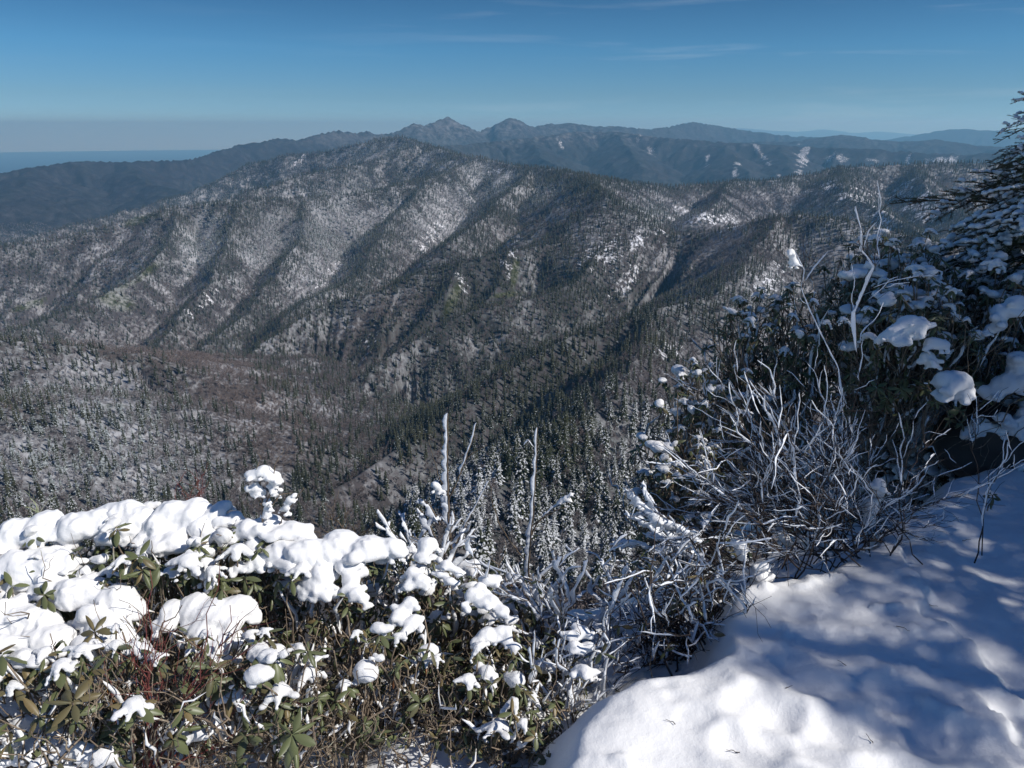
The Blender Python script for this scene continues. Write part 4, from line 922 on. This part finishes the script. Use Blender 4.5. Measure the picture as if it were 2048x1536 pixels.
drawn_shrub('rimed_sapling', 'tall slim sapling above the hedge with a broad white rime flag at its tip', bA, [
 (chain([(907,1170),(903,1100),(897,1040),(895,960),(894,900),(896,826)], yA), .0070, .0165, .42), (chain([(898,1060),(897,1010),(893,985)], yA), .005, .020, .1),
 (chain([(897,1000),(915,960),(930,920),(945,875),(953,845)], yA), .0052, .006, .3), (chain([(895,985),(880,960),(868,920),(857,880)], yA), .0028, 0, 0),
 (chain([(893,990),(878,975),(872,968)], yA), .004, .017, 0), (chain([(903,1105),(925,1060),(950,1015),(978,962)], yA), .0042, .008, .1),
 (chain([(898,1040),(870,1040),(840,1080),(800,1110)], yA), .004, .014, .1), (chain([(880,1050),(860,1010),(845,1000),(838,1008)], yA), .004, .018, .0), (chain([(870,1075),(850,1030),(835,1015)], yA), .004, .018, .0), (chain([(930,920),(955,900),(975,890)], yA), .0022, 0, 0)], SAP_M, 'sapling')
yB = 2.9; bB = P3(1056, 1190, yB)
drawn_shrub('rimed_sapling', 'shorter sapling with patchy rime and a side twig ending in a snow lump', bB, [
 (chain([(1056,1190),(1057,1140),(1063,1060),(1071,960),(1075,855)], yB), .006, .013, .15), (chain([(1062,1070),(1075,1045),(1100,1020),(1130,1000),(1145,992)], yB), .0045, .007, .35),
 (chain([(1062,1055),(1080,1040),(1110,1022),(1135,1012)], yB), .003, 0, 0), (chain([(1055,1125),(1025,1090),(1000,1050),(985,1010),(980,960)], yB), .0032, 0, 0), (chain([(1073,900),(1058,880),(1048,890)], yB), .002, .006, 0)], SAP_M, 'sapling')
sA = [o for o in C.objects if o.name.startswith('rimed_sapling') and o.parent is None]
snow_cap(sA[1], [(1132,998,11),(1120,1006,8),(1142,990,7)], yB, h=.006, name='snow_lump'); snow_cap(sA[0], [(872,972,12),(882,985,9)], yA, h=.006, name='snow_lump')
yC = 2.55; bC = P3(530, 1180, yC)
t = drawn_shrub('snow_topped_twig', 'upright forked twig in the hedge holding a white snow ball', bC, [
 (chain([(530,1180),(527,1120),(525,1060),(524,1000),(520,960)], yC), .0062, 0, 0), (chain([(525,1040),(545,1010),(560,990),(585,985)], yC), .0035, 0, 0), (chain([(525,1020),(540,985),(545,965)], yC), .0035, 0, 0), (chain([(524,1010),(508,985),(495,965)], yC), .0035, 0, 0),
 (chain([(527,1100),(545,1070),(570,1030),(590,1000),(608,975)], yC), .003, 0, 0), (chain([(520,970),(512,940),(522,915),(515,905)], yC), .002, 0, 0), (chain([(545,965),(550,930),(565,905),(568,895)], yC), .002, 0, 0)], BRANCH_M, 'twig')
for l in ([(500,952,16),(525,948,20),(545,958,18),(558,965,10)], [(510,975,16),(520,990,13),(505,985,10)], [(545,975,14),(548,990,10)], [(533,1010,13),(530,1035,11),(540,1020,8)], [(580,1000,12),(570,1020,11),(588,992,8)], [(528,1062,17),(525,1085,20),(535,1110,18)]): snow_cap(t, l, yC, h=.006, name='snow_lump')
def sprig(label, px, py, n, hgt, spread, mat, r=.0022, y=2.7, name='bare_twigs', group=None):
    b = P3(px, py, y); st = [(b + np.array([J(.03), J(.03), 0]), b + np.array([J(spread), J(.06), hgt * rg.uniform(.55, 1.1)])) for _ in range(n)]
    return bare_shrub(name, label, b, st, r=r, wob=.13, twigs=(2, 5), rime=.0, prime=0.0, mat=mat, twl=(.2, .5), cat='twigs', group=group)
sprig('curly dry twigs rising behind the long snow bolster', 690, 1110, 9, .20, .17, SAP_M)
sprig('pale bare twig with yellow lichen above the left snow cushions', 110, 1085, 4, .20, .10, LICHEN_M)
sprig('reddish bare twigs between the snow domes and the snow ball twig', 400, 1060, 6, .22, .10, RED_M, r=.0018)
yR = 1.82; bR = P3(300, 1560, yR)
red = []
for tx, ty in ((292,1195),(300,1140),(275,1220),(330,1240),(345,1250),(440,1130),(460,1210),(355,1330),(480,1240),(250,1390),(405,1300),(385,1380),(520,1370),(205,1310),(310,1290),(430,1400),(560,1400),(470,1330)):
    red.append((P3(300 + J(18), 1560, yR) + np.array([0, J(.03), 0]), P3(tx, ty, yR + rg.uniform(-.02, .18))))
bare_shrub('red_stemmed_shrub', 'leafless shrub of thin dark red stems in front of the hedge', bR, red, r=.0027, wob=.05, twigs=(2, 4), rime=0, prime=0, mat=RED_M, twl=(.15, .35))
# loose dead stems in the hedge, grey and lichen covered
yG = 1.95
def dead(label, bx, lines): 
    b = P3(bx, 1540, yG); return drawn_shrub('dead_shrub', label, b, [(chain([(x + (J(8) if i else 0), y_, yG + .05 * i) for i, (x, y_) in enumerate(l)], yG), r, 0, 0) for l, r in lines], BRANCH_M, 'shrub')
dead('lichened grey dead stems standing in the middle of the hedge', 690, [([(690,1540),(700,1450),(690,1380),(705,1300),(690,1230)], .008), ([(730,1540),(735,1440),(755,1360),(740,1290)], .006), ([(690,1450),(660,1390),(650,1330),(610,1290)], .005), ([(810,1540),(830,1450),(820,1380),(860,1290),(850,1240)], .006), ([(735,1440),(790,1400),(840,1380),(900,1370)], .004)])
dead('brown peeling dead stems at the left below the bronze leaves', 290, [([(290,1560),(295,1480),(310,1420),(300,1350)], .009), ([(240,1560),(240,1440),(250,1360),(235,1300)], .008), ([(30,1560),(20,1430),(50,1350),(60,1330)], .006), ([(400,1560),(395,1420),(380,1340),(400,1280)], .007)])
# rosettes of leaves
def rosette(label, px, py, y, L_, n, brown):
    b = P3(px, py, y); r0 = root('rhododendron_sprig', (b[0], b[1], b[2] - .12), label, 'sprig'); F = Q(); B = Q()
    B.tube(crooked((b[0] + J(.02), b[1] + .03, b[2] - .12), b, 7, .06), .003, 5); whorl(F, b, np.array([0.05, -.55, .8]), L_, n, droop=.1, brown=brown)
    if brown < .5: whorl(F, b - np.array([0, 0, .02]), np.array([-.1, -.5, .7]), L_, n - 2, droop=.3, brown=brown)
    link('stem', B.mesh('stem', BRANCH_M, r0.location), r0); link('foliage', F.mesh('foliage', LEAF_M, r0.location), r0); return r0
rosette('bright green leaf rosette at the bottom of the hedge', 585, 1470, 1.72, .085, 7, 0.0)
rosette('dark purple brown leaf rosette at the lower left corner', 145, 1405, 1.72, .09, 6, 1.0)
rosette('orange and bronze leaves sticking out of the left snow cushion', 190, 1265, 1.95, .075, 6, .8)
rosette('olive leaf rosette poking through the upper left snow cushion', 90, 1190, 2.25, .06, 6, .15)
rosette('curled bronze leaves between the two snow domes', 235, 1060, 2.42, .06, 5, .5)
sp_ = rosette('tiny dark leaf sprig poking out of the shaded snow', 1985, 990, 3.05, .05, 5, .3)

# heavily rimed low shrub between hedge and snow bank
def fan(base_px, y0, n, tx, ty, ty_fun=None, ydev=.15, bs=(20, 8)):
    out = []
    for _ in range(n):
        b = P3(base_px[0] + J(bs[0]), base_px[1] + J(bs[1]), y0) + np.array([0, J(.06), 0]); out.append((b, P3(rg.uniform(*tx), rg.uniform(*ty), y0 + J(ydev))))
    return out
bare_shrub('rimed_shrub', 'low white rimed shrub of fine twigs left of the grey tangled shrub', P3(1150, 1345, 2.5), fan((1150, 1345), 2.5, 44, (930, 1300), (1110, 1280), ydev=.22, bs=(110, 10)), r=.0034, wob=.09, rime=.014, prime=.95, leafy=.16, mat=SAP_M, twigs=(3, 5))
bare_shrub('rimed_shrub', 'white rimed twigs crowding the foot of the tall sapling', P3(880, 1190, 2.85), fan((870, 1190), 2.85, 13, (740, 960), (1010, 1110), ydev=.15, bs=(50, 10)), r=.0036, wob=.08, rime=.017, prime=.95, mat=SAP_M, twigs=(2, 4))
bare_shrub('rimed_shrub', 'short sunlit rimed twigs in the gap at the foot of the snow bank', P3(1150, 1460, 2.15), fan((1140, 1460), 2.15, 24, (1060, 1240), (1250, 1420), ydev=.12, bs=(60, 12)), r=.0028, wob=.10, rime=.008, prime=.8, leafy=.2, mat=SAP_M, twigs=(3, 5))
# tangled shrub at the edge of the bank
cs = fan((1370, 1350), 2.42, 80, (1215, 1490), (1060, 1310), ydev=.25, bs=(85, 14))
cb = bare_shrub('tangled_shrub', 'low tangled grey shrub at the edge of the sunlit snow bank', P3(1395, 1350, 2.42), cs, r=.0038, wob=.16, rime=.007, prime=.45, twigs=(4, 7), twl=(.15, .4), leafy=.06, mat=TWIG_M, trim=(.2, .6), upc=.1)
bare_shrub('rimed_shrub', 'flat white rime slabs on twigs pointing left over the valley', P3(1480, 1130, 2.62), [(P3(1480 + J(30), 1130 + J(15), 2.62), P3(1252 + rg.uniform(0, 60), y_, 2.62 + J(.06))) for y_ in (990, 1003, 1018, 1032, 1045, 1060, 1010, 1080)], r=.0034, wob=.04, twigs=(1, 3), rime=.026, prime=1.0, mat=TWIG_M, trim=(.35, .6), twl=(.15, .35), thin=.007)
rhodo('small brown leaved rhododendron inside the grey tangled shrub', (*P3(1400, 1150, 2.62)[:2], P3(1400, 1150, 2.62)[2] - .15), (.17, .15, .18), tips=40, leaf=.045, brown=.6, lumps=9, ls=(.02, .04), extra=10, nleaf=(3, 5))
for nm, l in ((0, [(1312,1040,14),(1318,1050,12)]), (0, [(1475,1088,14),(1480,1105,15),(1488,1120,9)]), (0, [(1520,1150,24),(1515,1170,20),(1525,1135,16)])): snow_cap(cb, l, 2.55, h=.006, name='snow_lump')
# the big bare shrub
bs = []
for _ in range(85):
    u = rg.random(); b = P3(1650 + rg.gauss(0, 85), 1115 + J(32), 2.76) + np.array([0, J(.16), 0])
    ang = R(-84 + 116 * u); ln = rg.uniform(.5, .98) * (1 - .25 * abs(math.sin(ang))) * (1.0 if ang < .2 else .8) * (.74 if abs(ang) < .5 else 1.0)
    bs.append((b, b + np.array([math.sin(ang) * ln, J(.22), math.cos(ang) * ln])))
for px, py in ((1712,412),(1590,500),(1440,990),(1515,720),(1460,830),(1435,900),(1355,950),(1530,790),(1500,760)): bs.append((P3(1655 + J(45), 1105, 2.74), P3(px, py, 2.74 + J(.1)), .0075))
for px, py in ((1895,1000),(1905,1052),(1870,1085),(1830,1010),(1800,1080),(1765,1060)): bs.append((P3(1690 + J(20), 1100, 2.74), P3(px, py, 2.8)))
big = bare_shrub('bare_shrub', 'big leafless many stemmed shrub with rimed twigs in the shade', P3(1655, 1125, 2.74), bs, r=.0029, wob=.055, rime=.0050, prime=.5, twigs=(9, 14), twl=(.14, .42), mat=TWIG_M, trim=(.3, .75), upc=.11, thin=.0022)
for l in ([(1560,1065,13),(1572,1080,15),(1580,1090,9)], [(1605,1078,12),(1618,1092,13)], [(1648,1095,15),(1662,1105,15)], [(1755,970,16),(1765,985,17),(1745,1010,18),(1740,1040,14)], [(1580,505,10),(1590,530,12)]): snow_cap(big, l, 2.72, h=.006, name='snow_lump')
# thicket behind
TH = 'rhododendrons of the snowy thicket'
rhodo('dense dark rhododendron full of small snow lumps behind the fanned bare shrub', (1.02, 3.72, .00), (.36, .32, .50), base=(1.05, 3.7, -.6), tips=190, leaf=.05, lumps=70, ls=(.022, .045), brown=.25, low=-.6, extra=60, group=TH, nleaf=(5, 8), mains=10)
rhodo('lower rhododendron white with rime at the left end of the thicket', (.86, 3.42, -.22), (.28, .28, .40), base=(.9, 3.4, -.7), tips=150, leaf=.045, lumps=75, ls=(.025, .05), brown=.25, low=-.6, extra=40, group=TH, nleaf=(5, 8), mains=9)
rhodo('higher olive rhododendron of the thicket beside the shrub leader', (1.45, 4.0, .42), (.40, .34, .42), base=(1.5, 3.95, -.5), tips=190, leaf=.05, lumps=50, ls=(.02, .045), brown=.2, low=-.5, extra=30, group=TH, nleaf=(5, 8), mains=10)
q1 = rhodo('snow loaded rhododendron in deep shade right of the bare shrub', (1.98, 3.75, .45), (.48, .36, .52), base=(2.0, 3.7, -.05), tips=210, leaf=.055, lumps=60, ls=(.03, .06), brown=.2, low=-.5, extra=40, group=TH, nleaf=(5, 8), mains=11)
q2 = rhodo('shaded rhododendron under the fir boughs at the right edge', (2.55, 3.95, .42), (.46, .40, .55), base=(2.55, 3.95, -.1), tips=210, leaf=.055, lumps=55, ls=(.03, .065), brown=.25, low=-.6, extra=40, group=TH, nleaf=(5, 8), mains=11)
q3 = rhodo('dark rhododendron between bare shrub and fir, snow on its upper boughs', (2.12, 4.25, .70), (.42, .34, .42), base=(2.15, 4.2, -.4), tips=190, leaf=.055, lumps=50, ls=(.025, .05), brown=.2, low=-.5, extra=30, group=TH, nleaf=(5, 8), mains=10)
for k, y_, l in ((q1, 3.38, [(1775,678,22),(1800,665,28),(1828,652,30),(1845,655,20)]), (q1, 3.36, [(1868,690,22),(1885,692,16)]), (q1, 3.35, [(1860,718,20),(1868,730,14)]), (q1, 3.3, [(1890,765,30),(1915,770,34),(1932,782,24),(1900,790,24)]),
  (q3, 3.9, [(1790,582,20),(1825,585,20),(1860,595,16),(1885,602,12)]), (q3, 3.95, [(1690,552,16),(1720,548,18),(1760,548,14)]), (q3, 3.95, [(1742,532,13),(1750,528,12)]), (q2, 3.6, [(1990,665,18),(2010,630,24),(2040,612,26)]), (q2, 3.5, [(1990,790,26),(2015,770,30),(2045,750,36),(2045,720,26)]),
  (q2, 3.55, [(1945,870,22),(1965,850,20),(1990,860,16)]), (q2, 3.5, [(2010,838,20),(2040,865,24),(2050,830,20)])): snow_cap(k, l, y_, h=.011)
# boulder
g = random.Random(5)
def boulder(label, c, r):
    v, f = surface_nets((lambda h=.03: (lambda X, Y, Z: (1 - np.maximum.reduce([np.sqrt(X ** 2 + Y ** 2 + (Z * 1.2) ** 2) / r] + [(X * d[0] + Y * d[1] + Z * d[2]) / (r * .78) for d in (np.array([math.cos(a), math.sin(a), e]) / math.hypot(1, e) for a, e in ((.3, .5), (1.7, .2), (2.9, .7), (4.0, .1), (5.2, .5), (0, 3)))]) + .05 * np.sin(X * 23 + 3 * np.sin(Z * 17)) * np.sin(Y * 19 + Z * 11)) * r)(*np.meshgrid(*[np.arange(-1.3 * r, 1.3 * r, h)] * 3, indexing='ij')))(), np.full(3, -1.3 * r), .03)
    o = link('boulder', mesh_np('boulder', v, f.ravel(), np.full(len(f), 4), [BARK_M], True)); o.location = c; return tag(o, label, 'boulder')
boulder('dark boulder half hidden under the rhododendron at the right edge', (2.52, 3.72, .06), .26)

# ------------------------------------------------------------------ firs
def bough(seed):
    g = random.Random(seed); B = Q(); balls = []; NP = []; ND = []
    def twig(p, d, ln, r, depth):
        d = d / np.linalg.norm(d); n = max(4, int(ln / .05)); pts = [p]; q = p.copy(); dd = d.copy()
        for i in range(n):
            dd = dd + np.array([g.gauss(0, .06), g.gauss(0, .06), -.06 + g.gauss(0, .03)]); dd /= np.linalg.norm(dd); q = q + dd * ln / n; pts.append(q)
        pts = np.array(pts); B.tube(pts, np.linspace(r, r * .4, len(pts)), 4, rnd=.5, brown=1.0)
        m = int(ln / .0055); ti = np.linspace(.03, 1, m) * (len(pts) - 1)
        c = np.stack([np.interp(ti, np.arange(len(pts)), pts[:, k]) for k in range(3)], -1)
        if depth > 0 or True: NP.append(c); ND.append(np.tile(d, (m, 1)))
        if g.random() < (.9 if depth else 1):
            for s in np.arange(.12, 1.0, .05 / max(ln, .06)):
                if g.random() < .70: balls.append((*(pts[min(int(s * n), n)] + np.array([g.gauss(0, .006), g.gauss(0, .006), .013])), g.uniform(.012, .026) * (1 if depth else 1.25)))
        if depth < 2:
            st = .075 if depth == 0 else .06
            for i, s in enumerate(np.arange(.10 if depth == 0 else .25, .95, st / ln)):
                sd = 1 if i % 2 else -1; l2 = (ln * .52 * (1 - s) + .07) * g.uniform(.75, 1.2) if depth == 0 else ln * .45 * (1 - s) + .03
                base = pts[min(int(s * n), n)]; side = np.cross((0, 0, 1), d); side /= np.linalg.norm(side)
                twig(base, d * .75 + side * sd * g.uniform(.7, 1.0) + np.array([0, 0, -.22 + g.gauss(0, .16)]), l2, r * .5, depth + 1)
    twig(np.zeros(3), np.array([1.0, 0, .10]), 1.0, .009, 0)
    P_ = np.concatenate(NP); D_ = np.concatenate(ND); rs = np.random.default_rng(seed)
    for rep in range(3):
        o = rs.standard_normal(P_.shape); o -= (o * D_).sum(1)[:, None] * D_; o /= np.linalg.norm(o, axis=1)[:, None]; o[:, 2] = np.abs(o[:, 2]) * .7 - .1
        nd = o + D_ * .6; nd /= np.linalg.norm(nd, axis=1)[:, None]; L_ = rs.uniform(.012, .019, (len(P_), 1)); w_ = np.cross(nd, D_); w_ /= np.linalg.norm(w_, axis=1)[:, None] + 1e-6
        v = np.stack([P_ - w_ * .0012, P_ + nd * L_ * .5 - w_ * .0015, P_ + nd * L_, P_ + nd * L_ * .5 + w_ * .0015], 1).reshape(-1, 3)
        B.add(v, np.arange(len(v)).reshape(-1, 4), rnd=.5, brown=0.0)
    me = B.mesh('bough', FIR_M, smooth=False)
    sn = snow_mesh('bough_snow', balls, .0115, blend=.6, rough=.2, flat=.55, seed=seed)
    return me, sn
BOUGHS = [bough(300 + k) for k in range(4)]
def fir(label, base, h, kr, n, snow=.9, group=None, seed=1, zmin=.12, lean=0.0):
    g = random.Random(seed); r0 = root('fir_tree', base, label, 'tree', group)
    B = Q(); z = np.linspace(-.15, h, 9); B.tube(np.stack([np.sin(z * 2) * .015 + lean * z, np.cos(z * 1.7) * .012, z], -1), np.linspace(.05, .006, 9) * h / 2.8, 8); link('trunk', B.mesh('trunk', BARK_M), r0)
    for i in range(n):
        t = (i + g.random()) / n; zz = zmin * h + (h * .97 - zmin * h) * t; ln = ((h - zz) * kr + .13) * g.uniform(.75, 1.12); az = i * 2.39996 + g.gauss(0, .35)
        k = g.randrange(4); o = link('bough', BOUGHS[k][0], r0); o.location = (lean * zz, 0, zz); o.rotation_euler = (g.gauss(0, .30), R(22 - 40 * t) + g.gauss(0, .16), az); o.scale = (ln, ln * g.uniform(.8, 1.1), ln)
        if g.random() < snow: link('snow', BOUGHS[k][1], o)
    return r0
zb = lz(3.1, 4.4) - .02
fir('snow laden fir at the right edge, dark in its own shade', (3.1, 4.4, zb), 2.1 - zb, .76, 145, seed=3, snow=.72)
OUT = 'firs shading the trodden snow'
for fx, fy, fh, kr, nb, sd in ((5.2, -.05, 4.2, .31, 76, 4), (5.6, .42, 4.85, .32, 84, 5), (5.9, -.80, 4.3, .33, 66, 9), (5.7, 1.25, 5.8, .34, 140, 6), (6.5, 2.0, 6.7, .40, 140, 7), (7.0, 3.3, 7.0, .42, 110, 8), (6.8, 0.05, 6.6, .32, 100, 12), (6.3, 2.7, 7.0, .40, 110, 13)):
    fir('tall fir standing well to the right of the trodden snow outside the view', (fx, fy, lz(fx, fy) - .02), fh, kr, nb, seed=sd, snow=.5, group=OUT)

# small twigs dropped on the snow
for i, (px, py) in enumerate(((1690,1345),(1860,1205),(1570,1385),(1925,1080),(1790,1265),(1350,1455),(1480,1500),(1745,1490))):
    p = on_z(px, py, 0.0); z_ = lz(p[0], p[1]) + .004; a_ = rg.random() * 6.28; l_ = rg.uniform(.02, .05)
    c_ = crooked((0, 0, 0), (math.cos(a_) * l_, math.sin(a_) * l_, .006), 6, .1); B = Q(); B.tube(c_, np.linspace(.0016, .0007, 6), 4)
    o = link('fallen_twig', B.mesh('fallen_twig', TWIG_M)); o.location = (p[0], p[1], z_); tag(o, 'tiny dark twig dropped on the trodden snow bank', 'twig', 'twigs dropped on the snow')
